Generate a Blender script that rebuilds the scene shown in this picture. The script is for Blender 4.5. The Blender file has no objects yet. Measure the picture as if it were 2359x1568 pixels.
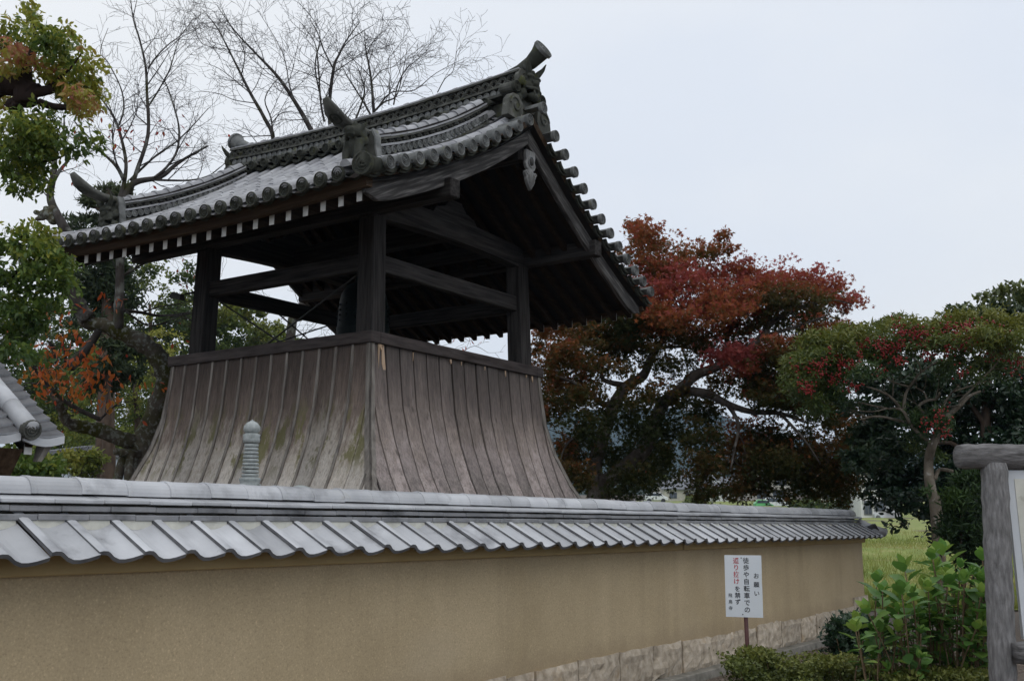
import bpy, math, random
import numpy as np
from mathutils import Vector, Matrix

SC = bpy.context.scene
COL = SC.collection
R = math.radians

# ------------------------------------------------------------------ camera
EYE = 1.55
HEAD = R(34.0)            # heading measured from the +X axis (the wall runs along X)
PITCH = math.atan(428.0 / 2500.0)
cd = bpy.data.cameras.new('camera')
cd.sensor_width = 36.0
cd.lens = 36.0 * 2500.0 / 2359.0
cd.clip_start = 0.05
cd.clip_end = 9000.0
cam = bpy.data.objects.new('camera', cd)
COL.objects.link(cam)
cam.location = (0, 0, EYE)
cam.rotation_euler = (math.pi / 2 + PITCH, 0, HEAD - math.pi / 2)
SC.camera = cam

# ------------------------------------------------------------------ sky: bright even overcast
SUN_EL, SUN_AZ = R(48), R(232)
wd = bpy.data.worlds.new('World')
SC.world = wd
wd.use_nodes = True
wn, wl = wd.node_tree.nodes, wd.node_tree.links
for n_ in list(wn):
    wn.remove(n_)
wo = wn.new('ShaderNodeOutputWorld')
bg = wn.new('ShaderNodeBackground')
sky = wn.new('ShaderNodeTexSky')
sky.sky_type = 'NISHITA'
sky.sun_disc = False
sky.sun_elevation = SUN_EL
sky.sun_rotation = math.pi / 2 - SUN_AZ
tc = wn.new('ShaderNodeTexCoord')
mp = wn.new('ShaderNodeMapping')
mp.inputs['Scale'].default_value = (1.0, 1.0, 2.2)
no = wn.new('ShaderNodeTexNoise')
no.inputs['Scale'].default_value = 1.7
no.inputs['Detail'].default_value = 5
no.inputs['Roughness'].default_value = .5
cr = wn.new('ShaderNodeValToRGB')
cr.color_ramp.elements[0].position = .34
cr.color_ramp.elements[0].color = (7.6, 8.03, 8.75, 1)
cr.color_ramp.elements[1].position = .66
cr.color_ramp.elements[1].color = (8.65, 8.82, 9.0, 1)
mx = wn.new('ShaderNodeMixRGB')
mx.inputs[0].default_value = .93
wl.new(tc.outputs['Generated'], mp.inputs[0])
wl.new(mp.outputs[0], no.inputs['Vector'])
wl.new(no.outputs['Fac'], cr.inputs[0])
wl.new(sky.outputs[0], mx.inputs[1])
wl.new(cr.outputs[0], mx.inputs[2])
wl.new(mx.outputs[0], bg.inputs[0])
bg.inputs[1].default_value = .1
wl.new(bg.outputs[0], wo.inputs[0])

ld = bpy.data.lights.new('sun', 'SUN')
ld.energy = .5
ld.angle = R(45)
ld.color = (1, .97, .92)
sun = bpy.data.objects.new('sun', ld)
COL.objects.link(sun)
sd = Vector((math.cos(SUN_EL) * math.cos(SUN_AZ), math.cos(SUN_EL) * math.sin(SUN_AZ), math.sin(SUN_EL)))
sun.rotation_euler = sd.to_track_quat('Z', 'Y').to_euler()
sun.location = (0, 0, 30)

SC.view_settings.view_transform = 'Standard'
SC.view_settings.look = 'None'
SC.view_settings.gamma = 1
SC.view_settings.use_curve_mapping = False
SC.view_settings.exposure = 0.17
SC.cycles.use_denoising = True
SC.cycles.max_bounces = 6
SC.cycles.diffuse_bounces = 3
SC.cycles.glossy_bounces = 2
SC.cycles.transmission_bounces = 2
SC.cycles.volume_bounces = 0
SC.cycles.caustics_reflective = False
SC.cycles.caustics_refractive = False

# ------------------------------------------------------------------ directions of the photograph
FW = Vector((math.cos(HEAD), math.sin(HEAD), 0))
RT = Vector((math.sin(HEAD), -math.cos(HEAD), 0))
CP, SP = math.cos(PITCH), math.sin(PITCH)


def ray(x, y):
    xr, yu = x - 1179.5, 784.0 - y
    return RT * xr + FW * (2500 * CP - yu * SP) + Vector((0, 0, 2500 * SP + yu * CP))


def at(x, y, depth):
    """the point seen in direction (x, y), `depth` metres ahead of the camera"""
    d = ray(x, y)
    return Vector((0, 0, EYE)) + d * (depth / d.dot(FW))


def onY(x, y, Y):
    d = ray(x, y)
    return Vector((0, 0, EYE)) + d * (Y / d.y)


def plan(fwd, right, z=0.0):
    p = FW * fwd + RT * right
    return Vector((p.x, p.y, z))


# ------------------------------------------------------------------ object helpers
W = {}          # world origin of every object that may be a parent


def link(o, parent=None):
    COL.objects.link(o)
    if parent is not None:
        o.parent = parent
    return o


def tag(o, label, cat, group=None, kind=None):
    o['label'] = label
    o['category'] = cat
    if group:
        o['group'] = group
    if kind:
        o['kind'] = kind
    return o


def thing(name, label, cat, loc, group=None):
    o = link(bpy.data.objects.new(name, None))
    o.empty_display_size = .2
    o.location = loc
    W[o] = Vector(loc)
    return tag(o, label, cat, group)


def me_data(name, v, f, m, smooth=False):
    me = bpy.data.meshes.new(name)
    me.from_pydata([tuple(p) for p in v], [], f)
    if smooth:
        me.polygons.foreach_set('use_smooth', [True] * len(me.polygons))
    if m:
        me.materials.append(m)
    me.update()
    return me


def place(name, me, parent, M):
    """an object showing shared mesh data at the world matrix M"""
    o = bpy.data.objects.new(name, me)
    link(o, parent)
    if parent is not None:
        M = Matrix.Translation(-W[parent]) @ M
    o.matrix_local = M
    W[o] = None
    return o


def sub(name, me, parent, M=None):
    o = bpy.data.objects.new(name, me)
    link(o, parent)
    if M is not None:
        o.matrix_local = M
    return o


def perp(t):
    t = t.normalized()
    a = Vector((0, 0, 1)) if abs(t.z) < .9 else Vector((1, 0, 0))
    u = t.cross(a).normalized()
    return u, t.cross(u).normalized()


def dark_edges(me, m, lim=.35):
    """faces that look sideways or down take the darker edge material, grime and painted shade in one colour"""
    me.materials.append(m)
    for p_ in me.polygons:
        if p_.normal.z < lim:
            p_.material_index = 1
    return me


class MB:
    def __init__(s):
        s.v, s.f = [], []

    def add(s, v, f):
        k = len(s.v)
        s.v += [Vector(p) for p in v]
        s.f += [tuple(i + k for i in q) for q in f]
        return s

    def hexa(s, p):
        """8 corners: bottom ring 0-3, top ring 4-7"""
        return s.add(p, [(0, 3, 2, 1), (4, 5, 6, 7), (0, 1, 5, 4), (1, 2, 6, 5), (2, 3, 7, 6), (3, 0, 4, 7)])

    def box(s, lo, hi):
        (a, b, c), (d, e, f) = lo, hi
        return s.hexa([(a, b, c), (d, b, c), (d, e, c), (a, e, c), (a, b, f), (d, b, f), (d, e, f), (a, e, f)])

    def beam(s, p, q, w, h, up=Vector((0, 0, 1))):
        p, q = Vector(p), Vector(q)
        t = (q - p).normalized()
        sd_ = t.cross(up).normalized() * (w / 2)
        u = sd_.cross(t).normalized() * (h / 2)
        return s.hexa([p - sd_ - u, p + sd_ - u, q + sd_ - u, q - sd_ - u, p - sd_ + u, p + sd_ + u, q + sd_ + u, q - sd_ + u])

    def tube(s, pts, rad, n=6, cap=True):
        pts = [Vector(p) for p in pts]
        k = len(s.v)
        m = len(pts)
        u = None
        for i in range(m):
            t = pts[min(i + 1, m - 1)] - pts[max(i - 1, 0)]
            if t.length < 1e-9:
                t = Vector((0, 0, 1))
            t.normalize()
            if u is None:
                u, _ = perp(t)
            u = (u - t * u.dot(t))
            if u.length < 1e-6:
                u, _ = perp(t)
            u.normalize()
            w = t.cross(u)
            r = rad[i] if hasattr(rad, '__len__') else rad
            for j in range(n):
                a = 2 * math.pi * j / n
                s.v.append(pts[i] + u * (r * math.cos(a)) + w * (r * math.sin(a)))
        for i in range(m - 1):
            for j in range(n):
                j2 = (j + 1) % n
                s.f.append((k + i * n + j, k + i * n + j2, k + (i + 1) * n + j2, k + (i + 1) * n + j))
        if cap:
            s.f.append(tuple(k + j for j in reversed(range(n))))
            s.f.append(tuple(k + (m - 1) * n + j for j in range(n)))
        return s

    def lathe(s, prof, n=24, M=Matrix()):
        k = len(s.v)
        for r, z in prof:
            for j in range(n):
                a = 2 * math.pi * j / n
                s.v.append(M @ Vector((r * math.cos(a), r * math.sin(a), z)))
        for i in range(len(prof) - 1):
            for j in range(n):
                j2 = (j + 1) % n
                s.f.append((k + i * n + j, k + i * n + j2, k + (i + 1) * n + j2, k + (i + 1) * n + j))
        s.f.append(tuple(k + j for j in reversed(range(n))))
        s.f.append(tuple(k + (len(prof) - 1) * n + j for j in range(n)))
        return s

    def ball(s, c, r, M=None, nu=12, nv=8):
        c = Vector(c)
        k = len(s.v)
        if not hasattr(r, '__len__'):
            r = (r, r, r)
        for i in range(1, nv):
            th = math.pi * i / nv
            for j in range(nu):
                a = 2 * math.pi * j / nu
                p = Vector((r[0] * math.sin(th) * math.cos(a), r[1] * math.sin(th) * math.sin(a), r[2] * math.cos(th)))
                s.v.append(c + (M @ p if M else p))
        top = Vector((0, 0, r[2]))
        s.v.append(c + (M @ top if M else top))
        s.v.append(c - (M @ top if M else top))
        a, b = len(s.v) - 2, len(s.v) - 1
        for i in range(nv - 2):
            for j in range(nu):
                j2 = (j + 1) % nu
                s.f.append((k + i * nu + j, k + (i + 1) * nu + j, k + (i + 1) * nu + j2, k + i * nu + j2))
        for j in range(nu):
            j2 = (j + 1) % nu
            s.f.append((a, k + j, k + j2))
            s.f.append((b, k + (nv - 2) * nu + j2, k + (nv - 2) * nu + j))
        return s

    def prism(s, poly, o, ax, ay, ex):
        """polygon in the plane (ax, ay) at o, extruded by the vector ex"""
        o, ax, ay, ex = Vector(o), Vector(ax), Vector(ay), Vector(ex)
        n = len(poly)
        a = [o + ax * x + ay * y for x, y in poly]
        b = [p + ex for p in a]
        if ax.cross(ay).dot(ex) > 0:
            fs = [tuple(reversed(range(n))), tuple(range(n, 2 * n))] + [(i, (i + 1) % n, n + (i + 1) % n, n + i) for i in range(n)]
        else:
            fs = [tuple(range(n)), tuple(reversed(range(n, 2 * n)))] + [((i + 1) % n, i, n + i, n + (i + 1) % n) for i in range(n)]
        return s.add(a + b, fs)

    def loft(s, rings, closed=True, cap=True):
        k = len(s.v)
        n = len(rings[0])
        for r_ in rings:
            s.v += [Vector(p) for p in r_]
        for i in range(len(rings) - 1):
            for j in range(n if closed else n - 1):
                j2 = (j + 1) % n
                s.f.append((k + i * n + j, k + i * n + j2, k + (i + 1) * n + j2, k + (i + 1) * n + j))
        if cap and closed:
            s.f.append(tuple(k + j for j in reversed(range(n))))
            s.f.append(tuple(k + (len(rings) - 1) * n + j for j in range(n)))
        return s

    def mesh(s, name, m, smooth=False):
        return me_data(name, s.v, s.f, m, smooth)

    def build(s, name, m, parent=None, smooth=False, bevel=0.0, origin=None):
        if origin is None:
            lo = Vector([min(p[i] for p in s.v) for i in range(3)])
            hi = Vector([max(p[i] for p in s.v) for i in range(3)])
            origin = (lo + hi) / 2
            origin.z = lo.z
        origin = Vector(origin)
        me = me_data(name, [p - origin for p in s.v], s.f, m, smooth)
        o = link(bpy.data.objects.new(name, me), parent)
        o.location = origin - (W[parent] if parent is not None else Vector((0, 0, 0)))
        W[o] = origin
        if bevel:
            b = o.modifiers.new('edge', 'BEVEL')
            b.width = bevel
            b.segments = 1
            b.limit_method = 'ANGLE'
        return o


def sculpt(mb, voxel, m, name, parent=None):
    """merge overlapping lumps into one continuous carved body"""
    o = mb.build(name, m, parent, True)
    md = o.modifiers.new('merge', 'REMESH')
    md.mode = 'VOXEL'
    md.voxel_size = voxel
    md.use_smooth_shade = True
    dg = bpy.context.evaluated_depsgraph_get()
    me = bpy.data.meshes.new_from_object(o.evaluated_get(dg))
    o.modifiers.clear()
    o.data = me
    if not me.materials:
        me.materials.append(m)
    return o


# ------------------------------------------------------------------ materials
def nodes_of(name):
    m = bpy.data.materials.new(name)
    m.use_nodes = True
    n, l = m.node_tree.nodes, m.node_tree.links
    return m, n, l, n['Principled BSDF']


def ramp(n, stops, inter='LINEAR'):
    r_ = n.new('ShaderNodeValToRGB')
    r_.color_ramp.interpolation = inter
    e = r_.color_ramp.elements
    while len(e) < len(stops):
        e.new(.5)
    for k, (p, c) in enumerate(stops):
        e[k].position = p
        e[k].color = (c, c, c, 1) if not hasattr(c, '__len__') else (*c, 1)
    return r_


def noise(n, l, scale, detail=5, sc=(1, 1, 1), src='Position', rough=.55, off=(0, 0, 0), rot=0.0):
    if src == 'Position':
        g = n.new('ShaderNodeNewGeometry').outputs['Position']
    else:
        g = n.new('ShaderNodeTexCoord').outputs[src]
    if rot:
        vr = n.new('ShaderNodeVectorRotate')
        vr.rotation_type = 'Y_AXIS'
        vr.inputs['Angle'].default_value = rot
        l.new(g, vr.inputs['Vector'])
        g = vr.outputs[0]
    q = n.new('ShaderNodeMapping')
    q.inputs['Scale'].default_value = sc
    q.inputs['Location'].default_value = off
    t = n.new('ShaderNodeTexNoise')
    t.inputs['Scale'].default_value = scale
    t.inputs['Detail'].default_value = detail
    t.inputs['Roughness'].default_value = rough
    l.new(g, q.inputs[0])
    l.new(q.outputs[0], t.inputs['Vector'])
    return t.outputs['Fac']


def mixc(n, l, f, a, b, mode='MIX'):
    q = n.new('ShaderNodeMixRGB')
    q.blend_type = mode
    for s_, x in ((0, f), (1, a), (2, b)):
        if hasattr(x, 'is_linked') or hasattr(x, 'links'):
            l.new(x, q.inputs[s_])
        elif s_ == 0:
            q.inputs[0].default_value = x
        else:
            q.inputs[s_].default_value = (*x, 1)
    return q.outputs[0]


def math_(n, l, op, a, b=0.0):
    q = n.new('ShaderNodeMath')
    q.operation = op
    for s_, x in ((0, a), (1, b)):
        if hasattr(x, 'links'):
            l.new(x, q.inputs[s_])
        else:
            q.inputs[s_].default_value = x
    return q.outputs[0]


def mat(name, stops, scale=4, sc=(1, 1, 1), rough=.7, bump=.0, bscale=None, bsc=None, rnd=0.0, spots=(), spec=.35, detail=6, src='Position', bdist=.01, rot=0.0):
    m, n, l, b = nodes_of(name)
    f = noise(n, l, scale, detail, sc, src, rot=rot)
    c = ramp(n, stops)
    l.new(f, c.inputs[0])
    c = c.outputs[0]
    for k, (col, s_, lo, hi) in enumerate(spots):
        g = noise(n, l, s_, 6, (1, 1, 1), src, .6, (3.1 * k + 1.7, 2.3 * k, .7))
        q = ramp(n, [(lo, 0.0), (hi, 1.0)])
        l.new(g, q.inputs[0])
        c = mixc(n, l, q.outputs[0], c, col)
    if rnd:
        oi = n.new('ShaderNodeObjectInfo')
        v = math_(n, l, 'MULTIPLY_ADD', oi.outputs['Random'], 2 * rnd)
        v.node.inputs[2].default_value = 1 - rnd
        h = n.new('ShaderNodeHueSaturation')
        l.new(v, h.inputs['Value'])
        l.new(c, h.inputs['Color'])
        c = h.outputs[0]
    l.new(c, b.inputs['Base Color'])
    b.inputs['Roughness'].default_value = rough
    b.inputs['Specular IOR Level'].default_value = spec
    if bump:
        bf = noise(n, l, bscale or scale * 4, 8, bsc or sc, src, .65, rot=rot)
        bp = n.new('ShaderNodeBump')
        bp.inputs['Strength'].default_value = bump
        bp.inputs['Distance'].default_value = bdist
        l.new(bf, bp.inputs['Height'])
        l.new(bp.outputs[0], b.inputs['Normal'])
    return m


def leafmat(name, stops, trans=.3, rough=.55, spec=.3):
    """each leaf carries its own hue in the attribute 'tint'"""
    m, n, l, b = nodes_of(name)
    a = n.new('ShaderNodeAttribute')
    a.attribute_name = 'tint'
    c = ramp(n, stops)
    l.new(a.outputs['Fac'], c.inputs[0])
    l.new(c.outputs[0], b.inputs['Base Color'])
    b.inputs['Roughness'].default_value = rough
    b.inputs['Specular IOR Level'].default_value = spec
    t = n.new('ShaderNodeBsdfTranslucent')
    l.new(c.outputs[0], t.inputs[0])
    mxs = n.new('ShaderNodeMixShader')
    mxs.inputs[0].default_value = trans
    l.new(b.outputs[0], mxs.inputs[1])
    l.new(t.outputs[0], mxs.inputs[2])
    l.new(mxs.outputs[0], n['Material Output'].inputs['Surface'])
    return m


T = {}
T['tile'] = mat('smoked_tile', [(.3, (.37, .375, .39)), (.7, (.54, .545, .56))], 3.0, rough=.38, bump=.08, bscale=60, rnd=.17,
                spots=[((.12, .12, .13), 2.6, .56, .78), ((.36, .33, .27), 5.0, .66, .84), ((.14, .13, .115), 24, .70, .80)], spec=.6)
T['course'] = mat('dark_flat_course_tile', [(.3, (.17, .17, .18)), (.7, (.30, .30, .31))], 3.5, rough=.4, bump=.08, bscale=60, rnd=.08,
                  spots=[((.045, .045, .05), 2.2, .52, .70)], spec=.5)
T['tileedge'] = mat('grimy_shaded_tile_edge', [(.3, (.085, .085, .09)), (.7, (.18, .18, .185))], 8, rough=.7, rnd=.15, spec=.2)  # grime together with the shade at the tile laps, painted into the colour
T['batten'] = mat('bleached_batten', [(.3, (.11, .095, .083)), (.7, (.28, .255, .225))], 24, (1, 1, .06), .85, .3, 60, (1, 1, .05), .15, spec=.2)
T['tileold'] = mat('weathered_roof_tile', [(.3, (.23, .23, .245)), (.7, (.43, .43, .44))], 4.0, rough=.55, bump=.2, bscale=50, rnd=.2,
                   spots=[((.10, .10, .10), 6, .60, .78), ((.33, .31, .28), 9, .64, .8)], spec=.4)
T['tiledark'] = mat('mossy_ridge_tile', [(.3, (.042, .043, .036)), (.7, (.125, .125, .112))], 7.0, spec=.15, rough=.8, bump=.3, bscale=60, rnd=.22,
                    spots=[((.075, .078, .032), 5, .58, .74), ((.24, .24, .22), 16, .66, .76)])
T['disc'] = mat('mossy_disc_tile', [(.3, (.030, .032, .026)), (.7, (.078, .080, .066))], 9.0, spec=.12, rough=.9, bump=.3, bscale=80, rnd=.2,
                spots=[((.075, .078, .036), 6, .6, .75)])
T['discpale'] = mat('pale_disc_tile', [(.3, (.085, .088, .084)), (.7, (.22, .225, .22))], 9.0, spec=.2, rough=.8, bump=.3, bscale=80, rnd=.15,
                    spots=[((.17, .17, .08), 6, .6, .72)])
T['oni'] = mat('carved_tile', [(.3, (.026, .028, .022)), (.7, (.075, .077, .064))], 8.0, spec=.15, rough=.85, bump=.4, bscale=50,
               spots=[((.065, .07, .022), 5, .55, .7), ((.20, .2, .19), 12, .64, .78)])


def woodmat(name, ax, lo, hi, rough=.8, rnd=.12, streak=28):
    sc = [1, 1, 1]
    sc[ax] = .06
    return mat(name, [(.28, lo), (.72, hi)], streak, tuple(sc), rough, .55, streak * 2.2, tuple(sc), rnd, spec=.10, bdist=.012)


for k_, ax_ in (('x', 0), ('y', 1), ('z', 2)):
    T['wood' + k_] = woodmat('dark_timber_' + k_, ax_, (.010, .009, .0085), (.062, .056, .053))
T['woodbrown'] = woodmat('brown_eave_timber', 1, (.030, .018, .011), (.085, .055, .034))
T['rafter'] = woodmat('rafter_timber', 0, (.012, .008, .006), (.045, .030, .020))
for k_, a_ in ((-1, 26), (1, -28)):
    T['barge%d' % k_] = mat('weathered_barge_board', [(.28, (.020, .019, .018)), (.5, (.058, .054, .052)), (.72, (.20, .19, .18))], 30, (.07, 1, 1), .85, .6, 70, (.06, 1, 1), .05, spec=.2, rot=R(a_))
T['rail'] = mat('rail_timber', [(.3, (.030, .024, .022)), (.7, (.085, .070, .066))], 20, (.15, .15, 1), .8, .5, 60, (.15, .15, 1), .06, spec=.2)
T['greywood'] = mat('bleached_carving', [(.3, (.10, .10, .098)), (.7, (.27, .27, .265))], 14, (1, 1, .4), .85, .4, 40)
T['freshwood'] = mat('fresh_split_wood', [(.3, (.42, .29, .19)), (.7, (.60, .44, .31))], 20, (1, 1, .2), .8)
T['white'] = mat('white_painted_end', [(.3, (.55, .535, .50)), (.7, (.74, .73, .70))], 14, rough=.8, rnd=.1, spots=[((.22, .19, .16), 22, .62, .72)])
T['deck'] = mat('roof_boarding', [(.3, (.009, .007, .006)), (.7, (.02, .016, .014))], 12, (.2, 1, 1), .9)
T['plasterw'] = mat('white_mortar', [(.3, (.50, .49, .43)), (.7, (.66, .65, .58))], 12, rough=.9, bump=.1)
T['iron'] = mat('dark_iron', [(.3, (.02, .02, .02)), (.7, (.05, .045, .04))], 12, rough=.6)
T['bronze'] = mat('green_bronze', [(.3, (.004, .008, .0075)), (.7, (.010, .017, .016))], 8, rough=.6, spec=.2)


def plank_mat(name, face):
    """boards kept brown under the rail and bleached grey by rain lower down, with moss where the flare stays wet"""
    m, n, l, b = nodes_of(name)
    g = n.new('ShaderNodeNewGeometry')
    sx = n.new('ShaderNodeSeparateXYZ')
    l.new(g.outputs['Position'], sx.inputs[0])
    z = sx.outputs['Z']
    oi = n.new('ShaderNodeObjectInfo')
    st = noise(n, l, 17, 7, (1, 1, .05), rough=.62)
    big = noise(n, l, 1.3, 3, (1, 1, .35))
    t = math_(n, l, 'ADD', z, math_(n, l, 'MULTIPLY', math_(n, l, 'SUBTRACT', st, .5), 1.3))
    t = math_(n, l, 'ADD', t, math_(n, l, 'MULTIPLY', math_(n, l, 'SUBTRACT', big, .5), 1.1))
    t = math_(n, l, 'ADD', t, math_(n, l, 'MULTIPLY', math_(n, l, 'SUBTRACT', oi.outputs['Random'], .5), .35))
    t = math_(n, l, 'MULTIPLY', math_(n, l, 'SUBTRACT', t, 1.5), 1 / 2.4)
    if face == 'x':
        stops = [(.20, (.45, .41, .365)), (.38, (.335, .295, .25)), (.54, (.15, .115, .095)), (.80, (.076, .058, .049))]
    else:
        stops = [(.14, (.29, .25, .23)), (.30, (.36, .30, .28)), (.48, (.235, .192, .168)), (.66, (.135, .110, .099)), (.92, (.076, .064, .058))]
    c = ramp(n, stops)
    l.new(t, c.inputs[0])
    c = c.outputs[0]
    fine = ramp(n, [(.3, .55), (.5, 1.0), (.75, 1.25)])
    l.new(noise(n, l, 60, 6, (1, 1, .03), rough=.7), fine.inputs[0])
    c = mixc(n, l, 1.0, c, fine.outputs[0], 'MULTIPLY')
    kn = n.new('ShaderNodeTexVoronoi')
    kn.inputs['Scale'].default_value = 3.1
    q = n.new('ShaderNodeMapping')
    q.inputs['Scale'].default_value = (1, 1, .45)
    l.new(g.outputs['Position'], q.inputs[0])
    l.new(q.outputs[0], kn.inputs['Vector'])
    kr = ramp(n, [(.035, 1.0), (.08, 0.0)])
    l.new(kn.outputs['Distance'], kr.inputs[0])
    c = mixc(n, l, math_(n, l, 'MULTIPLY', kr.outputs[0], .6), c, (.04, .03, .027))
    if face == 'x':
        band = ramp(n, [(.0, 0.0), (.25, 1.0), (.6, 1.0), (1.0, 0.0)])
        l.new(math_(n, l, 'SUBTRACT', math_(n, l, 'MULTIPLY', z, 1.0), 2.05), band.inputs[0])
        sp = ramp(n, [(.50, 0.0), (.57, 1.0)])
        l.new(noise(n, l, 2.6, 5, (1.9, 1.9, .55), rough=.7, off=(.4, .9, 0)), sp.inputs[0])
        c = mixc(n, l, math_(n, l, 'MULTIPLY', math_(n, l, 'MULTIPLY', band.outputs[0], sp.outputs[0]), .85), c, (.115, .108, .040))
    else:
        sp = ramp(n, [(.45, 0.0), (.62, 1.0)])
        l.new(noise(n, l, 9, 8, (1, 1, .7), rough=.8), sp.inputs[0])
        band = ramp(n, [(.0, 1.0), (.5, .8), (.75, 0.0)])
        l.new(math_(n, l, 'SUBTRACT', z, 1.75), band.inputs[0])
        c = mixc(n, l, math_(n, l, 'MULTIPLY', math_(n, l, 'MULTIPLY', band.outputs[0], sp.outputs[0]), .6), c, (.05, .042, .036))
    h = n.new('ShaderNodeHueSaturation')
    v = math_(n, l, 'MULTIPLY_ADD', oi.outputs['Random'], .56)
    v.node.inputs[2].default_value = .74
    l.new(v, h.inputs['Value'])
    l.new(c, h.inputs['Color'])
    l.new(h.outputs[0], b.inputs['Base Color'])
    b.inputs['Roughness'].default_value = .82
    b.inputs['Specular IOR Level'].default_value = .25
    bp = n.new('ShaderNodeBump')
    bp.inputs['Strength'].default_value = .5
    bp.inputs['Distance'].default_value = .008
    l.new(noise(n, l, 55, 8, (1, 1, .04), rough=.7), bp.inputs['Height'])
    l.new(bp.outputs[0], b.inputs['Normal'])
    return m


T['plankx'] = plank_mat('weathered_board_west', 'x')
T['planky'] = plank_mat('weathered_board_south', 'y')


def plaster_mat():
    m, n, l, b = nodes_of('ochre_plaster')
    big = ramp(n, [(.3, (.44, .345, .212)), (.7, (.525, .418, .268))])
    l.new(noise(n, l, .9, 5), big.inputs[0])
    gr = ramp(n, [(.25, .62), (.42, .95), (.6, 1.05), (.72, 1.45)])
    l.new(noise(n, l, 75, 3, rough=.75), gr.inputs[0])
    c = mixc(n, l, 1.0, big.outputs[0], gr.outputs[0], 'MULTIPLY')
    st = ramp(n, [(.40, 1.0), (.8, .88)])
    l.new(noise(n, l, 1.4, 7, (1, 1, .5), off=(2, 5, 1)), st.inputs[0])
    c = mixc(n, l, 1.0, c, st.outputs[0], 'MULTIPLY')
    run = ramp(n, [(.50, 0.0), (.72, .20)])
    l.new(noise(n, l, 3.2, 6, (1, 1, .07), rough=.6, off=(7, 1, 0)), run.inputs[0])
    c = mixc(n, l, run.outputs[0], c, (.22, .17, .11))
    pale = ramp(n, [(.55, 0.0), (.75, .35)])
    l.new(noise(n, l, .55, 4, (1, 1, 1.6), rough=.5, off=(1, 8, 3)), pale.inputs[0])
    c = mixc(n, l, pale.outputs[0], c, (.53, .445, .33))
    sx = n.new('ShaderNodeSeparateXYZ')
    l.new(n.new('ShaderNodeNewGeometry').outputs['Position'], sx.inputs[0])
    hgt = math_(n, l, 'ADD', sx.outputs['Z'], math_(n, l, 'MULTIPLY', noise(n, l, 5, 6, rough=.7, off=(0, 2, 4)), .30))
    spl = ramp(n, [(.52, .45), (.72, 0.0)])
    l.new(hgt, spl.inputs[0])
    c = mixc(n, l, spl.outputs[0], c, (.27, .20, .13))
    l.new(c, b.inputs['Base Color'])
    b.inputs['Roughness'].default_value = .92
    b.inputs['Specular IOR Level'].default_value = .15
    bp = n.new('ShaderNodeBump')
    bp.inputs['Strength'].default_value = .5
    bp.inputs['Distance'].default_value = .006
    l.new(noise(n, l, 90, 5, rough=.7), bp.inputs['Height'])
    l.new(bp.outputs[0], b.inputs['Normal'])
    return m


T['plaster'] = plaster_mat()
T['band'] = mat('smooth_ochre_band', [(.3, (.43, .31, .145)), (.7, (.50, .375, .19))], 3, rough=.85, bump=.05, bscale=60)
T['granite'] = mat('split_granite', [(.28, (.25, .205, .15)), (.5, (.44, .37, .285)), (.75, (.60, .525, .43))], 11, rough=.9, bump=.45, bscale=40, rnd=.1, detail=9,
                   spots=[((.36, .25, .14), 3.5, .58, .75), ((.16, .13, .05), 3.0, .68, .8)])
T['concrete'] = mat('old_concrete', [(.3, (.15, .14, .115)), (.7, (.29, .27, .235))], 8, rough=.95, bump=.4, bscale=50, spots=[((.06, .058, .04), 3, .55, .75)])
T['kerbstone'] = T['concrete']

# ================================================================== ground and far terrain
GH = [(-60, 0), (20, 0), (24, .10), (27.5, .30), (33, .58), (34.3, .84), (41, 1.02), (43, 1.26), (62, 1.72), (90, 2.2), (150, 4.3),
      (200, 6.1), (300, 10), (600, 16), (4200, 30)]


def gz(f):
    return float(np.interp(f, [a for a, _ in GH], [b for _, b in GH]))


def sheet(name, fs, rs, m, dz=0.0, rough=0.0, kind='structure'):
    rng = np.random.default_rng(5)
    v, f = [], []
    for a in fs:
        for b in rs:
            p = plan(a, b, gz(a) + dz + (rng.normal() * rough if rough else 0))
            v.append(p)
    n = len(rs)
    for i in range(len(fs) - 1):
        for j in range(n - 1):
            f.append((i * n + j, i * n + j + 1, (i + 1) * n + j + 1, (i + 1) * n + j))
    o = link(bpy.data.objects.new(name, me_data(name, v, [q[::-1] for q in f], m, True)))
    o['kind'] = kind
    return o


T['dirt'] = mat('gravelly_soil', [(.3, (.075, .058, .045)), (.7, (.17, .135, .105))], 26, rough=.95, bump=.5, bscale=70, spots=[((.05, .06, .025), 1.2, .6, .75)])
T['field'] = mat('mown_rice_field', [(.25, (.14, .19, .045)), (.5, (.22, .265, .065)), (.75, (.34, .32, .13))], 1.6, (1, 1, 1), .95, .5, 14,
                 spots=[((.28, .22, .11), .35, .56, .7)])
fs = [-60, -20, 0, 5, 10, 15, 18, 20, 22, 24, 27.5, 30, 33, 34.3, 38, 41, 43, 50, 62, 75, 90, 120, 150, 200, 250, 300, 450, 600, 1000, 1800, 3000, 4200]
rs = [-3000, -1500, -600, -200, -80, -40, -20, -10, -5, 0, 5, 10, 20, 40, 80, 200, 600, 1500, 3000]
sheet('ground', fs, rs, T['dirt'])
sheet('field', [20.5, 22, 24, 26, 27.5, 30, 33, 34.3, 36, 38, 41, 43, 46, 50, 56, 62, 75, 90, 120, 150, 200], np.linspace(2, 70, 30), T['field'], .02, .015)

# ================================================================== roofed plaster wall
XE = 16.80
wall = thing('plaster_wall', 'long ochre plaster wall capped with grey roof tiles on a split stone base', 'wall', (9, 5.13, 0))
b = MB().box((.6, 4.95, .34), (XE, 5.31, 1.33))
b.build('plaster', T['plaster'], wall)
for x0, x1 in ((.6, 10.425), (10.455, XE + .03)):
    MB().box((x0, 4.905, 1.312), (x1, 5.355, 1.455)).build('eave_band', T['band'], wall, bevel=.006)

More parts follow.
